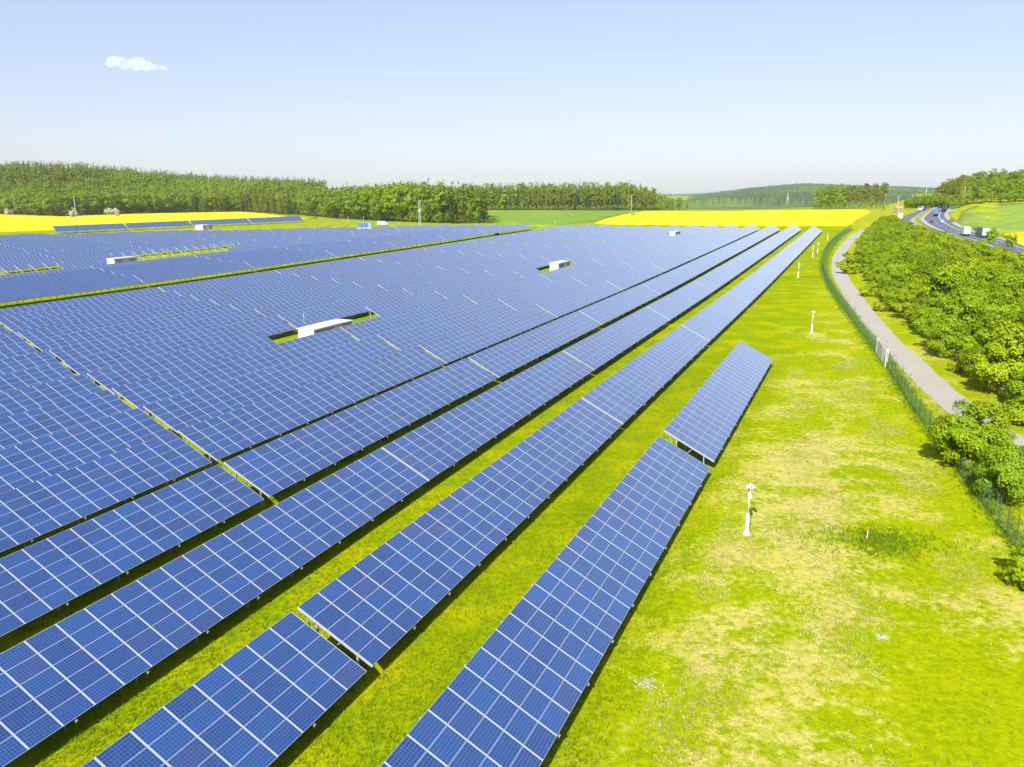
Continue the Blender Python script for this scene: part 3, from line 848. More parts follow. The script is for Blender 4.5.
def limbs(rng, h0, blobs, r, n=6, h1=None, stems=1):
    b = MB()
    for s in range(stems):
        ox, oy = (rng.normal(size=2) * .35 if stems > 1 else (0, 0))
        top = h1 or h0
        b.tube([(ox * .4, oy * .4, -.4), (ox * .6, oy * .6, h0 * .4), (ox, oy, h0), (ox * 1.5, oy * 1.5, top)], [r, r * .8, r * .6, r * .2], 7)
    idx = rng.choice(len(blobs), min(n, len(blobs)), replace=False)
    for i in idx:
        c = np.array(blobs[i][:3]); z0 = h0 * rng.uniform(.5, 1)
        m_ = np.array([c[0] * .5, c[1] * .5, (z0 + c[2]) / 2 - .1])
        b.tube([(0, 0, z0), tuple(m_), tuple(c)], [r * .45, r * .3, r * .12], 5)
    return b
def make_tree(name, crown_mat, bark, blobs, n, size, h0, r, h1=None, stems=1, up=.25, seed=0, nl=6):
    rng = np.random.default_rng(seed)
    Vv, Fv, tn = leaves(rng, blobs, n, size, up=up)
    cm = np_mesh('crown', Vv, Fv, crown_mat, attr=tn)
    tm = limbs(rng, h0, blobs, r, nl, h1, stems).mesh('trunk', bark)
    return name, cm, tm
def place(kind, loc, scale, label, cat, group, rz=None, sz=1.0):
    e = empty(kind[0], loc, (0, 0, random.uniform(0, 6.28) if rz is None else rz)); e.scale = (scale, scale, scale * sz)
    mesh_obj('crown', kind[1], e); mesh_obj('trunk', kind[2], e)
    return tag(e, label, cat, group)

SHR = []
for s in range(7):
    rng = np.random.default_rng(100 + s)
    bl = blob_crown(rng, (0, 0, 2.5), (2.5, 2.5, 2.1), 46, (.45, .95))
    SHR.append(make_tree('shrub', M[('leafA', 'leafC', 'leafA', 'leafB', 'leafA', 'leafC', 'leafB')[s]], M['bark'], bl, 7500, .25, 1.6, .10, 2.6, 3, seed=s))
SMALL = []
for s in range(3):
    rng = np.random.default_rng(150 + s)
    bl = blob_crown(rng, (0, 0, .8), (1.1, 1.1, .75), 24, (.25, .5))
    SMALL.append(make_tree('small_bush', M[('leafC', 'leafA', 'leafC')[s]], M['bark'], bl, 1500, .22, .5, .05, .9, 3, seed=40 + s))
# two bushes at the fence near the right edge
for s, (a, c, sc, lb) in enumerate([(966, 470, 1.12, 'round green bush at the fence in front of the service road, upper of two'),
                                    (1003, 503, .98, 'spreading green bush at the fence by the right edge, lower of two'),
                                    ]):
    p = at(a, c); rng = np.random.default_rng(200 + s)
    bl = blob_crown(rng, (0, 0, 2.5), (2.5, 2.5, 2.2), 60, (.4, .85))
    k = make_tree('fence_bush', M['leafB' if s else 'leafA'], M['bark'], bl, 16000, .19, 1.5, .1, 2.5, 4, seed=60 + s, nl=10)
    place(k, p, sc, lb, 'bush', None, .4, 1.12)
p = at(1030, 590)
place(SMALL[1], p, 1.3, 'low olive bush leaning on the fence at the right edge', 'bush', None)
p = at(884, 548)
# thicket between service road and motorway
qL = lambda t: np.interp(t, [70, 97, 111, 135, 158, 204, 240, 273, 330, 400, 487, 520], [-24, -16.2, -11.6, -9.4, -6.6, -1.2, .8, 2.4, 3.3, -.3, -6, -12.5])
qR = lambda t: np.interp(t, [80, 215, 250, 290, 335, 365, 394, 433, 483, 540], [-75, -53, -42, -32, -24.5, -22.5, -19, -14.5, -11, -12])
pts = []
rs = np.random.default_rng(77)
for _ in range(9000):
    t = rs.uniform(84, 505); a, b_ = qL(t) - 1.4, qR(t) - 1.0
    lim = -.205 * t - 6
    b_ = max(b_, lim)
    if b_ >= a: continue
    q = rs.uniform(b_, a) if rs.random() < .75 else a - rs.random() * 2.0
    if all((t - u) ** 2 + (q - w_) ** 2 > 4.55 ** 2 for u, w_ in pts): pts.append((t, q))
pts.sort()
print('thicket', len(pts))
for (t, q) in pts[:290]:
    fr = rs.random(); front = q > qL(t) - 3.5
    k = SHR[int(rs.integers(0, 7))]
    sc = rs.uniform(.7, 1.15) if front else rs.uniform(.9, 1.65 if t < 230 else 1.2)
    place(k, tqp(t, q, -.05), sc, 'leafy green shrub in the dense thicket between service road and motorway', 'shrub', 'shrubs of the roadside thicket', sz=rs.uniform(.9, 1.25))
if len(pts) > 290:
    vs = []; fs = []; tn = []
    for (t, q) in pts[290:]:
        k = SHR[int(rs.integers(0, 7))][1]; c_ = np.empty(len(k.vertices) * 3, np.float32); k.vertices.foreach_get('co', c_)
        c_ = c_.reshape(-1, 3) * rs.uniform(.9, 1.3); p = tqp(t, q)
        vs.append(c_ + np.array(p)); tn.append(np.full(len(c_), rs.random()))
    Vv = np.concatenate(vs); tag(mesh_obj('distant_shrubs', np_mesh('distant_shrubs', Vv, np.arange(len(Vv)).reshape(-1, 4), M['leafA'], attr=np.concatenate(tn))), 'far end of the green roadside thicket', 'shrubs', kind='stuff')
i = 0
for (a, c, sc) in [(848,274,2.1),(850,265,1.9),(866,296,1.6),(880,311,1.3),(1012,423,1.2),(1023,426,1.3),(955,372,.7),(990,243,1.2),(952,222,1.4),(978,231,1.5)]:
    place(SMALL[i % 3], at(a, c), sc, 'small yellow green bush on the verge between road and thicket', 'bush', 'small verge bushes'); i += 1
for (a, c) in [(992, 240), (1010, 247)]:
    place(SHR[0], at(a, c), .75, 'young slender tree beside the motorway near the yellow corner field', 'tree', 'young trees by the motorway', sz=1.3)

# forest trees
DEC, PIN, SPR = [], [], []
for s in range(5):
    rng = np.random.default_rng(300 + s)
    bl = blob_crown(rng, (0, 0, 12.5), (4.7, 4.7, 11), 72, (1.0, 2.1))
    DEC.append(make_tree('broadleaf_tree', M[('leafA', 'leafB', 'leafC', 'leafA', 'leafB')[s]], M['bark'], bl, 4800, .66, 9, .35, 16, seed=80 + s))
for s in range(3):
    rng = np.random.default_rng(330 + s)
    bl = blob_crown(rng, (0, 0, 15.5), (2.9, 2.9, 9.5), 50, (.8, 1.5))
    PIN.append(make_tree('pine_tree', M['pine'], M['pinebark'], bl, 3800, .55, 14, .28, 23, seed=90 + s))
def spruce_blobs(rng, H=26):
    out = []
    for z in np.arange(3, H, .9):
        R = 3.4 * (1 - (z / H)) ** .85 + .15
        for _ in range(max(1, int(R * 2.6))):
            a = rng.uniform(0, 6.28); rr = R * rng.uniform(.3, 1); out.append((rr * math.cos(a), rr * math.sin(a), z - rr * .25, rng.uniform(.4, .8)))
    return out
for s in range(3):
    rng = np.random.default_rng(350 + s)
    SPR.append(make_tree('spruce_tree', M['spruce' if s else 'pine'], M['bark'], spruce_blobs(rng), 2600, .6, 12, .3, 25, seed=95 + s))
KL = {'broadleaf_tree': ('bright green broadleaf tree', 'tree'), 'pine_tree': ('brownish green pine', 'pine'), 'spruce_tree': ('dark pointed spruce', 'spruce')}
def front(pxs, sx, pal, where, group, dback=0.):
    """trees along a forest edge given by photo points; sx = spacing in metres"""
    P = [at(a, c) for a, c in pxs]
    P2 = []
    for i in range(len(P) - 1):
        k = max(1, int((P[i + 1] - P[i]).length / sx))
        P2 += [P[i].lerp(P[i + 1], (j + random.uniform(-.3, .3)) / k) for j in range(k)]
    for p in P2:
        r = random.random(); kind, lo, hi = pal(px_of(p)[0], r)
        k = random.choice(kind); d = Vector((p.x, p.y)).normalized() * (dback + random.uniform(-2, 5))
        x, y = p.x + d.x, p.y + d.y
        lb, cat = KL[k[0]]
        place(k, (x, y, gz(x, y)), random.uniform(lo, hi), '%s %s' % (lb, where), cat, group, sz=random.uniform(.9, 1.12))
def palL(x, r):
    if x < 300: return (DEC, .75, 1.0) if r < .7 else ((PIN, .8, 1.0) if r < .9 else (SPR, .7, 1.))
    if x < 330: return (DEC, .9, 1.15) if r < .8 else (PIN, .9, 1.1)
    return (DEC, .62, .95) if r < .62 else (PIN, .85, 1.1)
EDGE = [(-30,214),(0,215),(60,217),(140,214),(240,212),(275,213),(300,215),(330,218),(380,221),(440,223.2),(486,223.2)]
front(EDGE, 6.2, palL, 'on the front edge of the left forest', 'trees on the front edge of the left forest')
def pal2(x, r):
    if x > 655: return (DEC, .35, .6)
    return (PIN, .9, 1.1) if r < .42 else ((SPR, .85, 1.1) if r < .8 else (DEC, .5, .85))
front([(488,210.5),(560,210.3),(640,210.3),(690,210.2)], 4.8, pal2, 'on the edge of the forest behind the green field', 'trees on the edge behind the green field')
front([(815,208.8),(850,208.6),(889,208.2)], 4.6, lambda x, r: (DEC, .75, .95) if x < 845 else ((PIN, .8, .95) if r < .7 else (DEC, .5, .7)), 'in the grove behind the yellow field', 'trees of the grove behind the yellow field')
front([(818,207.6),(889,207.2)], 4.6, lambda x, r: (PIN, .85, 1.0) if x > 845 else (DEC, .8, 1.), 'in the grove behind the yellow field', 'trees of the grove behind the yellow field')
front([(905,208),(925,207.5),(948,208.5),(962,208.5)], 5.0, lambda x, r: (DEC, .28, .42), 'low beside the far motorway bend', 'trees by the far motorway bend')
front([(966,205.5),(1000,203),(1030,201.5),(1060,199)], 4.6, lambda x, r: (DEC, .45, .7), 'on the wood edge above the right pasture', 'trees on the right wood edge')
front([(935,205),(960,203.5),(1000,200.5),(1040,198.5)], 6.0, lambda x, r: (PIN, .5, .62) if x < 962 else ((PIN, .62, .8) if r < .6 else (DEC, .6, .78)), 'on the wood edge above the right pasture', 'trees on the right wood edge')
for a, c in [(10, 216), (68, 217), (73, 218), (109, 216.3), (116, 216.6)]:
    rng = np.random.default_rng(int(a)); bl = blob_crown(rng, (0, 0, 4), (3.4, 3.4, 3.4), 26, (.8, 1.4))
    k = make_tree('blossom_tree', M['blossom'], M['bark'], bl, 700, .8, 2, .2, 4, seed=int(a))
    place(k, at(a, c), 1.2, 'white flowering tree before the left forest', 'blossoming tree', 'white blossoming trees before the forest')
for a, c, sc in [(633, 216, .8), (496, 235, .7)]:
    place(SMALL[0], at(a, c), sc * 2, 'lone dark green bush standing in the field' if a > 600 else 'lone green bush at the far end of the grass strip', 'bush', None)

# the woods behind those edges: one mass each
def low_tree(rng, kind):
    if kind == 0: bl = blob_crown(rng, (0, 0, 15), (4.6, 4.6, 8), 24, (1.4, 2.6)); n, s = 360, 1.35
    elif kind == 1: bl = blob_crown(rng, (0, 0, 17), (3., 3., 8), 20, (1.1, 1.9)); n, s = 300, 1.15
    else: bl = [(x * .8, y * .8, z, r) for x, y, z, r in spruce_blobs(rng)]; n, s = 300, 1.05
    return leaves(rng, bl, n, s)
rl = np.random.default_rng(9)
LOW = {k: [low_tree(rl, k) for _ in range(5)] for k in range(4)}
def mass(name, label, pts, pick, hs):
    parts = {0: [[], []], 1: [[], []], 2: [[], []], 3: [[], []]}
    for (x, y) in pts:
        k = pick(x, y); Vv, _, tn = LOW[k][int(rl.integers(0, 5))]
        a = rl.uniform(0, 6.28); ca_, sa_ = math.cos(a), math.sin(a); s = hs(x, y) * rl.uniform(.85, 1.15)
        R = np.array([[ca_, -sa_, 0], [sa_, ca_, 0], [0, 0, 1]])
        parts[k][0].append((Vv * s) @ R.T + np.array([x, y, gz(x, y)])); parts[k][1].append(np.clip(tn * .5 + rl.random() * .5, 0, 1))
    allv, allt, mi = [], [], []
    for k in parts:
        if parts[k][0]:
            vv = np.concatenate(parts[k][0]); allv.append(vv); allt.append(np.concatenate(parts[k][1])); mi.append(np.full(len(vv) // 4, k, np.int32))
    vv = np.concatenate(allv); me = np_mesh(name, vv, np.arange(len(vv)).reshape(-1, 4), None, attr=np.concatenate(allt))
    for q in ('leafMass', 'pineMass', 'spruce', 'pineMass'): me.materials.append(M[q])
    me.polygons.foreach_set('material_index', np.concatenate(mi)); me.update()
    tag(mesh_obj(name, me), label, 'forest', kind='stuff')
M['leafMass'] = mat_leaf('leaf_forest_mass', (.105, .225, .002), (.31, .42, .003), (.13, .19, .003), .32, .02)
M['pineMass'] = mat_leaf('pine_forest_mass', (.115, .175, .005), (.22, .26, .008), (.16, .16, .008), .22, .02)
def scatter(cols, d0, d1, sp):
    out = []
    D = 500.
    lo, hi = cols
    for y in np.arange(560, 1400, sp):
        for x in np.arange((lo - 512) / F * y, (hi - 512) / F * y, sp):
            xx = x + rl.uniform(-.45, .45) * sp; yy = y + rl.uniform(-.45, .45) * sp
            c = 512 + F * xx / yy; e0 = d0(c)
            if lo <= c <= hi and e0 < yy < e0 + d1(c): out.append((xx, yy))
    return out
edge = lambda c: float(np.interp(c, EDX, EDD)) + 9
P1 = scatter((-45, 488), edge, lambda c: 380 if c < 330 else 150, 7.6)
print('forest', len(P1))
n1 = lambda x, y: math.sin(x * .021 + 1.3) + math.sin(y * .017 + x * .006) + rl.normal() * .5
def pick1(x, y):
    c = 512 + F * x / y; deep = y - edge(c)
    v = n1(x, y)
    if deep > 300: return 2 if rl.random() < .6 else 3
    if c > 330: return (1, 3, 2)[int(rl.integers(0, 3))] if v > -.4 else 0
    if v > .95: return (1, 3, 2)[int(rl.integers(0, 3))]
    return 0
mass('forest', 'wide mixed forest covering the hill behind the left yellow field', P1, pick1, lambda x, y: float(np.interp(512 + F * x / y, [0, 330, 400, 440, 490], [.95, 1., 1.12, 1.1, .95])))
P2 = scatter((470, 668), lambda c: 925 - (c - 560) * .35, lambda c: float(np.interp(c, [470, 640, 668], [160, 110, 60])), 7.2)
UG = []
for pxs, s0 in ((EDGE, 4.), ([(488,210.6),(560,210.4),(640,210.4),(672,210.3)], 3.2), ([(813,209),(850,208.8),(889,208.4)], 3.2), ([(966,205.8),(1000,203.3),(1030,201.8),(1060,199.3)], 3.2)):
    P = [at(a, c) for a, c in pxs]
    for i in range(len(P) - 1):
        k = max(1, int((P[i + 1] - P[i]).length / s0))
        for j in range(k):
            p = P[i].lerp(P[i + 1], (j + rl.uniform(-.4, .4)) / k); d = Vector((p.x, p.y)).normalized()
            for back in (0, 6): UG.append((p.x + d.x * (back + rl.uniform(-2, 2)), p.y + d.y * (back + rl.uniform(-2, 2))))
mass('forest_undergrowth', 'low green undergrowth along the forest edges', UG, lambda x, y: 0, lambda x, y: .26)
mass('forest', 'dark pine forest behind the green field', P2, lambda x, y: (1, 3, 3, 2, 3, 1, 0)[int(rl.integers(0, 7))], lambda x, y: float(np.interp(512 + F * x / y, [470, 630, 645, 668], [1.12, 1.1, .85, .5])))
P3 = scatter((930, 1075), lambda c: float(np.interp(c, [930, 960, 1075], [640, 560, 520])), lambda c: 130, 7.0)
mass('forest', 'mixed wood on the rise above the right pasture', P3, lambda x, y: 1 if n1(x, y) > .3 else (2 if rl.random() < .15 else 0), lambda x, y: float(np.interp(512 + F * x / y, [930, 960, 1000, 1075], [.55, .68, .74, .8])))

# far wooded hills
def far_hill(name, c0, c1, D, prof, mat, depth, seed):
    rng = np.random.default_rng(seed)
    cs = np.linspace(c0, c1, 420); us = np.linspace(0, 1, 170)
    C, U = np.meshgrid(cs, us)
    crest = (192 - np.interp(C, [p[0] for p in prof], [p[1] for p in prof])) / F * D + H0 - 9
    Yd = D - depth + depth * 1.5 * U
    Xd = (C - 512) / F * Yd
    zb = 6.
    Zd = zb + (crest - zb) * np.sin(np.clip(U / .67, 0, 1) * math.pi / 2) ** 1.1 * np.where(U > .67, np.cos((U - .67) / .33 * math.pi / 2 * .8), 1)
    Zd += 4 * np.sin(Xd * .004 + Yd * .006) * U + rng.uniform(0, 11, C.shape) * (U > .03)
    Zd[0] = -6
    Vv = np.stack([Xd.ravel(), Yd.ravel(), Zd.ravel()], 1); n_ = len(cs)
    I_ = (np.arange(len(us) - 1)[:, None] * n_ + np.arange(n_ - 1)[None]).ravel()
    o_ = mesh_obj(name, np_mesh(name, Vv, np.stack([I_, I_ + 1, I_ + n_ + 1, I_ + n_], 1), mat))
    return tag(o_, kind='structure')
def mat_hill():
    m = NT('wooded_hillside'); p = m.pos()
    a = m.noise(m.scalev(p, (1, .5, 1)), .006, 5); b_ = m.noise(p, .05, 4, .7)
    k = m.mix(m.ramp(b_, .3, .7), (.050, .095, .050), (.11, .155, .070))  # greens lightened and blued: part of the distance haze is in the colour
    k = m.mix(m.math('MULTIPLY', m.ramp(a, .5, .66), .7), k, (.15, .215, .055))
    return m.done(m.bsdf(k, 1., 0, 0.))
M['hill'] = mat_hill()
far_hill('hills', 600, 1080, 3500, [(600,203),(650,199),(680,198.5),(705,193.5),(740,189),(770,186.5),(795,185),(830,186),(880,187),(930,189),(1000,193),(1080,196)], M['hill'], 2620, 1)
far_hill('hills', 560, 1200, 6200, [(560,198),(650,198.5),(700,197),(780,191),(860,187.5),(920,188),(1000,189),(1200,190)], M['hill'], 900, 2)

# ------------------------------------------------------------------ masts and poles
def mast(px, py, h, label, lattice=False, mat='greymetal', r=.22, arm=0):
    e = empty('mast' if lattice else 'utility_pole', at(px, py)); tag(e, label, 'mast' if lattice else 'pole')
    b = MB()
    if lattice:
        w0, w1 = .75, .4
        for sx, sy in ((-1,-1),(1,-1),(1,1),(-1,1)): b.bar((sx * w0, sy * w0, -.5), (sx * w1, sy * w1, h), .16)
        for z in np.arange(0, h - 1, 1.4):
            a = w0 + (w1 - w0) * z / h; c = w0 + (w1 - w0) * (z + 1.4) / h
            for (x1, y1), (x2, y2) in (((-1,-1),(1,-1)),((1,-1),(1,1)),((1,1),(-1,1)),((-1,1),(-1,-1))):
                b.bar((x1 * a, y1 * a, z), (x2 * c, y2 * c, z + 1.4), .09)
        b.build('lattice', M[mat], e)
        b = MB(); b.box((-.5, -.9, h * .55), (.5, -.5, h * .55 + 1.6)); b.build('antenna_panel', M['white'], e)
    else:
        b.tube([(0, 0, -.5), (0, 0, h)], [r, r * .55], 8); b.build('pole_shaft', M[mat], e)
        if arm:
            b = MB(); b.bar((-arm, 0, h - .5), (arm, 0, h - .5), .16)
            for x in (-arm, 0, arm): b.tube([(x, 0, h - .42), (x, 0, h - .05)], .08, 6)
            b.build('cross_arm', M['greymetal'], e)
    return e
mast(420, 226, 17.5, 'grey lattice mast standing before the forest right of the white van', True)
mast(78, 231.5, 23.5, 'very tall thin grey pole before the left yellow field', r=.3)
mast(631, 216, 17.5, 'tall pale pole with a bush at its foot in the yellow field', mat='concrete', r=.25, arm=.9)
mast(348, 222.5, 4.5, 'short thin white post on the pale grass left of the blue container', mat='white', r=.12)
mast(363.5, 222.5, 5, 'thin white post behind the blue container', mat='white', r=.12)
mast(787, 207, 17, 'pale lattice pylon rising behind the right yellow field', True, 'concrete')
mast(884, 211, 15, 'wooden utility pole at the right end of the grove', mat='wood', r=.3, arm=1.)
mast(897, 213, 13, 'grey utility pole above the far thicket beside the motorway', mat='concrete', r=.25, arm=1.)
mast(924.5, 207, 16, 'grey pole among the far trees left of the motorway bend', mat='greymetal', r=.3)
mast(963, 206, 12, 'pale pole in front of the right wood', mat='concrete', r=.22, arm=.8)
mast(555, 224, 2.5, 'short white post at the edge of the green field', mat='white', r=.12)

# ------------------------------------------------------------------ motorway furniture and vehicles
def along(fr, off, s):
    """point on a motorway lane: nearest frame to along-row distance s"""
    i = min(range(len(fr)), key=lambda k: abs(fr[k][0].x * sA + fr[k][0].y * cA - s))
    p, n_, d = fr[i]; a = p + n_ * off
    return Vector((a.x, a.y, gz(a.x, a.y) + .14)), math.atan2(d.y, d.x)
for off, lb in ((7.9, 'dark steel guard rail in the median between the carriageways'), (-9.4, 'steel guard rail along the outer shoulder of the motorway')):
    p0 = mf[0][0] + mf[0][1] * off; e = empty('guard_rail', (p0.x, p0.y, gz(*p0))); tag(e, lb, 'guard rail'); base = Vector(e.location)
    b = MB(); ps = MB(); prev = None; allp = []
    for i, (p, n_, d) in enumerate(mf):
        a = p + n_ * off; a = Vector((a.x, a.y, gz(a.x, a.y) + .14)) - base; allp.append(a)
        if prev: b.bar(prev + Vector((0, 0, .72)), a + Vector((0, 0, .72)), .1, .32)
        prev = a
    b.build('rail', M['tarp' if off > 0 else 'greymetal'], e)
    pm_ = MB(); pm_.bar((0, 0, -.3), (0, 0, .56), .12); pm_ = pm_.mesh('rail_post', M['greymetal'])
    for a in allp[20:120:1][:100]: mesh_obj('rail_post', pm_, e, a)
WHEEL = {}
def wheel(e, x, y, r, w=.26):
    b = MB(); b.tube([(x, y - w / 2, r), (x, y + w / 2, r)], r, 14); o_ = b.build('wheel', M['dark'], e)
    b = MB(); s_ = -1 if y < 0 else 1; b.tube([(x, y + s_ * w / 2, r), (x, y + s_ * (w / 2 + .02), r)], r * .55, 10); b.build('rim', M['greymetal'], o_)
def car(loc, rz, mat, label):
    e = empty('car', loc, (0, 0, rz)); tag(e, label, 'car')
    b = MB(); b.prism([(-2.2,.32),(2.2,.32),(2.25,.62),(2.1,.86),(1.0,.98),(-1.75,1.02),(-2.2,.9)], -.88, .88); b.prism([(-1.6,1.021),(.95,.984),(.25,1.46),(-1.15,1.5)], -.74, .74); b.build('body', M[mat], e)
    b = MB(); b.prism([(-1.35,1.06),(.62,1.04),(.16,1.40),(-1.05,1.43)], -.75, -.743); b.prism([(-1.35,1.06),(.62,1.04),(.16,1.40),(-1.05,1.43)], .743, .75); b.build('window', M['glass'], e)
    b = MB(); b.add([(-1.575,-.62,1.06),(-1.575,.62,1.06),(-1.19,.58,1.45),(-1.19,-.58,1.45)], [(0,1,2,3)]); b.build('rear_window', M['glass'], e)
    for x in (-1.4, 1.4):
        for y in (-.8, .8): wheel(e, x, y, .32, .2)
    for y in (-.65, .65): b = MB(); b.box((-2.26, y - .16, .66), (-2.19, y + .16, .84)); b.build('tail_light', M['red'], e)
def truck(loc, rz, L, boxmat, rearmat, cabmat, label, name='lorry', Hh=4.0):
    e = empty(name, loc, (0, 0, rz)); tag(e, label, 'lorry' if Hh > 3.3 else 'van')
    b = MB(); b.box((-L / 2, -1.25, 1.05), (L / 2 - 2.6, 1.25, Hh)); bx = b.build('cargo_box', M[boxmat], e)
    b = MB(); b.box((-L / 2 - .06, -1.2, 1.1), (-L / 2 - .003, 1.2, Hh - .08)); b.build('rear_door', M[rearmat], bx)
    b = MB(); b.prism([(L/2-2.35,.5),(L/2,.5),(L/2,1.9),(L/2-.25,min(3.1,Hh-.3)),(L/2-.6,min(3.4,Hh-.1)),(L/2-2.35,min(3.4,Hh-.1))], -1.2, 1.2); cb = b.build('cab', M[cabmat], e)
    b = MB(); b.add([(L/2+.005,-1.05,1.9),(L/2+.005,1.05,1.9),(L/2-.22,1.05,2.85),(L/2-.22,-1.05,2.85)], [(0,1,2,3)]); b.build('windscreen', M['glass'], cb)
    b = MB(); b.box((-L / 2 + .2, -.5, .75), (L / 2 - 2.2, .5, 1.045)); b.build('chassis', M['dark'], e)
    for x in (-L / 2 + 1.2, -L / 2 + 2.5, L / 2 - 1.3):
        for y in (-1.05, 1.05): wheel(e, x, y, .5, .3)
def veh(off, s, fn, *a, back=False, **k):
    p, r = along(mf, off, s); fn(p, r + (math.pi if back else 0), *a, **k)
veh(-2.2, 398, truck, 12.5, 'tarp', 'white', 'white', 'large lorry with white rear and dark side curtain driving away on the motorway')
veh(2.6, 404, truck, 8.5, 'white', 'white', 'white', 'plain white box lorry half hidden by bushes, left of the large lorry')
veh(-5.6, 418, car, 'darkcar', 'dark car on the shoulder side just right of the large lorry')
veh(2.4, 508, car, 'darkcar', 'dark car in the inner lane beside the median')
veh(-2., 500, car, 'bluecar', 'silver blue car in the outer lane below the blue lorry')
veh(-2.2, 560, truck, 13, 'blutarp', 'blutarp', 'white', 'bright blue lorry far up the motorway bend')
veh(-5.2, 578, truck, 9, 'darkcar', 'darkcar', 'darkcar', 'dark van behind the blue lorry at the motorway bend', name='van', Hh=3.0)
veh(17.2, 560, truck, 13, 'white', 'white', 'white', 'white lorry coming towards us on the left carriageway', back=True)
veh(17.2, 640, truck, 7, 'white', 'white', 'white', 'small white van farther up the left carriageway', back=True, name='van', Hh=2.9)
veh(13.2, 632, car, 'darkcar', 'dark car far up the left carriageway beside the white van', back=True)
e = empty('motorway_sign', at(952, 213)); tag(e, 'small green motorway sign on two posts beside the far bend', 'sign')
b = MB(); b.box((-1.6, -.06, 2.2), (1.6, .06, 4.2)); b.build('sign_board', M['green'], e)
for x in (-1.1, 1.1): b = MB(); b.bar((x, .12, -.4), (x, .12, 4.), .12); b.build('post', M['greymetal'], e)
for (a, c, L, mt, lb) in ((897, 212.5, 5, 'tan', 'tan roofed farm building half hidden by the far end of the thicket'),):
    e = empty('farm_building', at(a, c), (0, 0, .2)); tag(e, lb, 'building')
    b = MB(); b.box((0, 0, -.5), (L, 5, 3.2)); b.build('wall', M['tan'], e)
    b = MB(); b.add([(-.3,-.4,3.2),(L+.3,-.4,3.2),(L+.3,5.4,3.2),(-.3,5.4,3.2),(-.3,2.5,5.),(L+.3,2.5,5.)], [(0,1,5,4),(2,3,4,5),(1,2,5),(3,0,4),(3,2,1,0)]); b.build('roof', M[mt], e)
    for x in np.arange(.8, L - 1, 2.2): b = MB(); b.box((x, -.03, 1.), (x + .9, -.003, 2.2)); b.build('window', M['glass'], e)

# ------------------------------------------------------------------ grass tufts, seed heads, weeds (nobody could count them)
def tufts(name, label, n, mat, hgt, wid, region, blades=3, seed=1):
    rng = np.random.default_rng(seed); P = region(rng, n); n = len(P)
    z = ground(P[:, 0], P[:, 1]) - .02
    vs = []; tn = []
    rt = rng.random(n)
    for b_ in range(blades):
        a = rng.uniform(0, 6.28, n); h = hgt * rng.uniform(.5, 1.3, n); w_ = wid * rng.uniform(.6, 1.4, n)
        ox, oy = rng.normal(size=n) * wid * 1.2, rng.normal(size=n) * wid * 1.2
        dx, dy = np.cos(a) * w_ / 2, np.sin(a) * w_ / 2
        lx, ly = rng.normal(size=n) * h * .45, rng.normal(size=n) * h * .45
        X_, Y_ = P[:, 0] + ox, P[:, 1] + oy
        vs.append(np.stack([np.stack([X_ - dx, Y_ - dy, z], 1), np.stack([X_ + dx, Y_ + dy, z], 1), np.stack([X_ + lx, Y_ + ly, z + h], 1)], 1)); tn.append(np.repeat(np.clip(rt * .7 + rng.random(n) * .3, 0, 1), 3))
    Vv = np.concatenate(vs).reshape(-1, 3)
    return tag(mesh_obj(name, np_mesh(name, Vv, np.arange(len(Vv)).reshape(-1, 3), mat, attr=np.concatenate(tn))), label, 'grass', kind='stuff')
def reg_near(rng, n):
    t = 16 + 110 * rng.random(n) ** 1.7; q = rng.uniform(-16, 50, n)
    x, y = TQ(t, q); P = np.stack([x, y], 1)
    c = 512 + F * x / y
    return P[(c > -40) & (c < 1064) & (y > 20) & ((q > 8.5) | (rng.random(len(q)) < .22))]
tufts('meadow_grass', 'short yellow green grass of the meadow and between the panel rows', 130000, M['tuft'], .16, .06, reg_near, 3, 1)
def reg_dry(rng, n):
    t = 24 + 100 * rng.random(n) ** 1.3; q = rng.uniform(-12, 8, n)
    k = np.sin(t * .33 + q * .5) + np.sin(q * .8 - t * .11 + 1) + np.sin(t * .9 - q * 1.3) * .6 + 1.6 * np.exp(-((t - 58) / 22) ** 2 - ((q - 4.5) / 5) ** 2) + rng.normal(size=n) * .7 > 1.35
    t, q = t[k], q[k]; x, y = TQ(t, q); c = 512 + F * x / y
    return np.stack([x, y], 1)[(c < 1064)]
tufts('dry_seed_heads', 'pale straw coloured seed heads scattered over the dry meadow', 70000, M['dry'], .12, .075, reg_dry, 2, 2)
pw = at(882, 543)
def reg_weed(rng, n): return np.stack([pw.x + rng.normal(size=n) * 1.7 * (1 + .6 * np.sin(np.arange(n))), pw.y + rng.normal(size=n) * 1.3], 1)
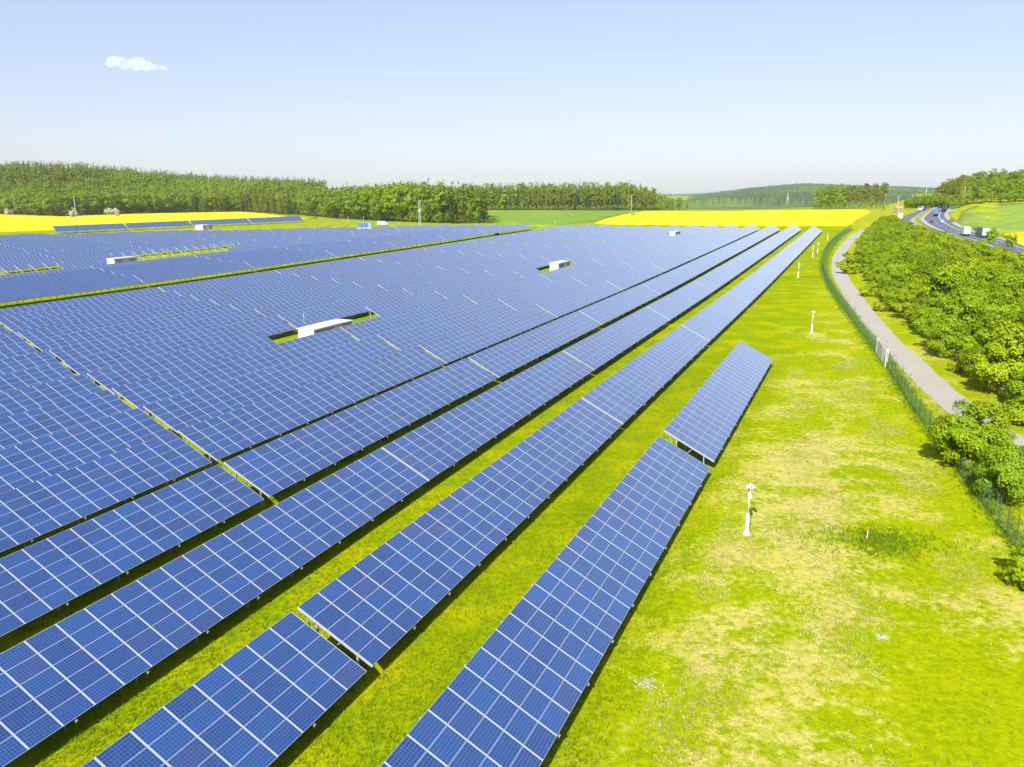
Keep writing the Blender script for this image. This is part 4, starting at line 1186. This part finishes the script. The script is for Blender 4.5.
tufts('weed_patch', 'dark green weeds in a round patch right of the marker post', 900, M['weed'], .26, .07, reg_weed, 3, 3)
def reg_fence(rng, n):
    i = rng.integers(0, len(ff), n); o_ = rng.normal(size=n) * .6 - .5
    return np.array([[ff[k][0].x + ff[k][1].x * w_, ff[k][0].y + ff[k][1].y * w_] for k, w_ in zip(i, o_)])
tufts('fence_grass', 'taller grass and weeds growing along the green fence', 16000, M['weed'], .42, .08, reg_fence, 3, 4)

# ------------------------------------------------------------------ cloud and air
u = -(66 - 383.5) / F; r = (136 - 512) / F
d = Vector((r, cP + u * sP, -sP + u * cP)).normalized(); cp = d * 3000 + Vector((0, 0, H0))
b = MB(); rc = random.Random(4)
for (x, z, s) in [(-85,0,17),(-72,12,24),(-50,10,26),(-28,4,20),(-8,10,22),(10,14,26),(30,9,24),(48,2,18),(66,0,15),(92,-2,13),(104,-7,9),(-40,-6,17),(0,-7,18),(35,-8,16)]:
    b.ball((x * .86, rc.uniform(-12, 12), z * .8), s * .85, 0, 16, (1.15, 1, .78))
cl = NT('cloud_vapour'); pv = cl.n('ShaderNodeVolumePrincipled'); pv.inputs['Color'].default_value = (1, 1, 1, 1); pv.inputs['Density'].default_value = .03
nz = cl.noise(cl.obj(), .035, 5, .6); cl.l(cl.math('MULTIPLY', cl.ramp(nz, .22, .55), .02), pv.inputs['Density'])
cl.l(pv.outputs[0], cl.out.inputs['Volume'])
o = b.build('cloud', cl.mat, None, cp); o.rotation_euler = (0, 0, -math.atan2(cp.x, cp.y)); tag(o, 'small white fair weather cloud alone in the upper left sky', 'cloud')
hz = MB(); hz.box((-5600, -300, -14.), (7200, 8000, H0 + 75)); hm = NT('haze_air'); pv = hm.n('ShaderNodeVolumePrincipled')
pv.inputs['Color'].default_value = (.80, .88, 1, 1); pv.inputs['Density'].default_value = .00006; pv.inputs['Anisotropy'].default_value = .2
hm.l(pv.outputs[0], hm.out.inputs['Volume'])
tag(hz.build('haze', hm.mat), kind='stuff')
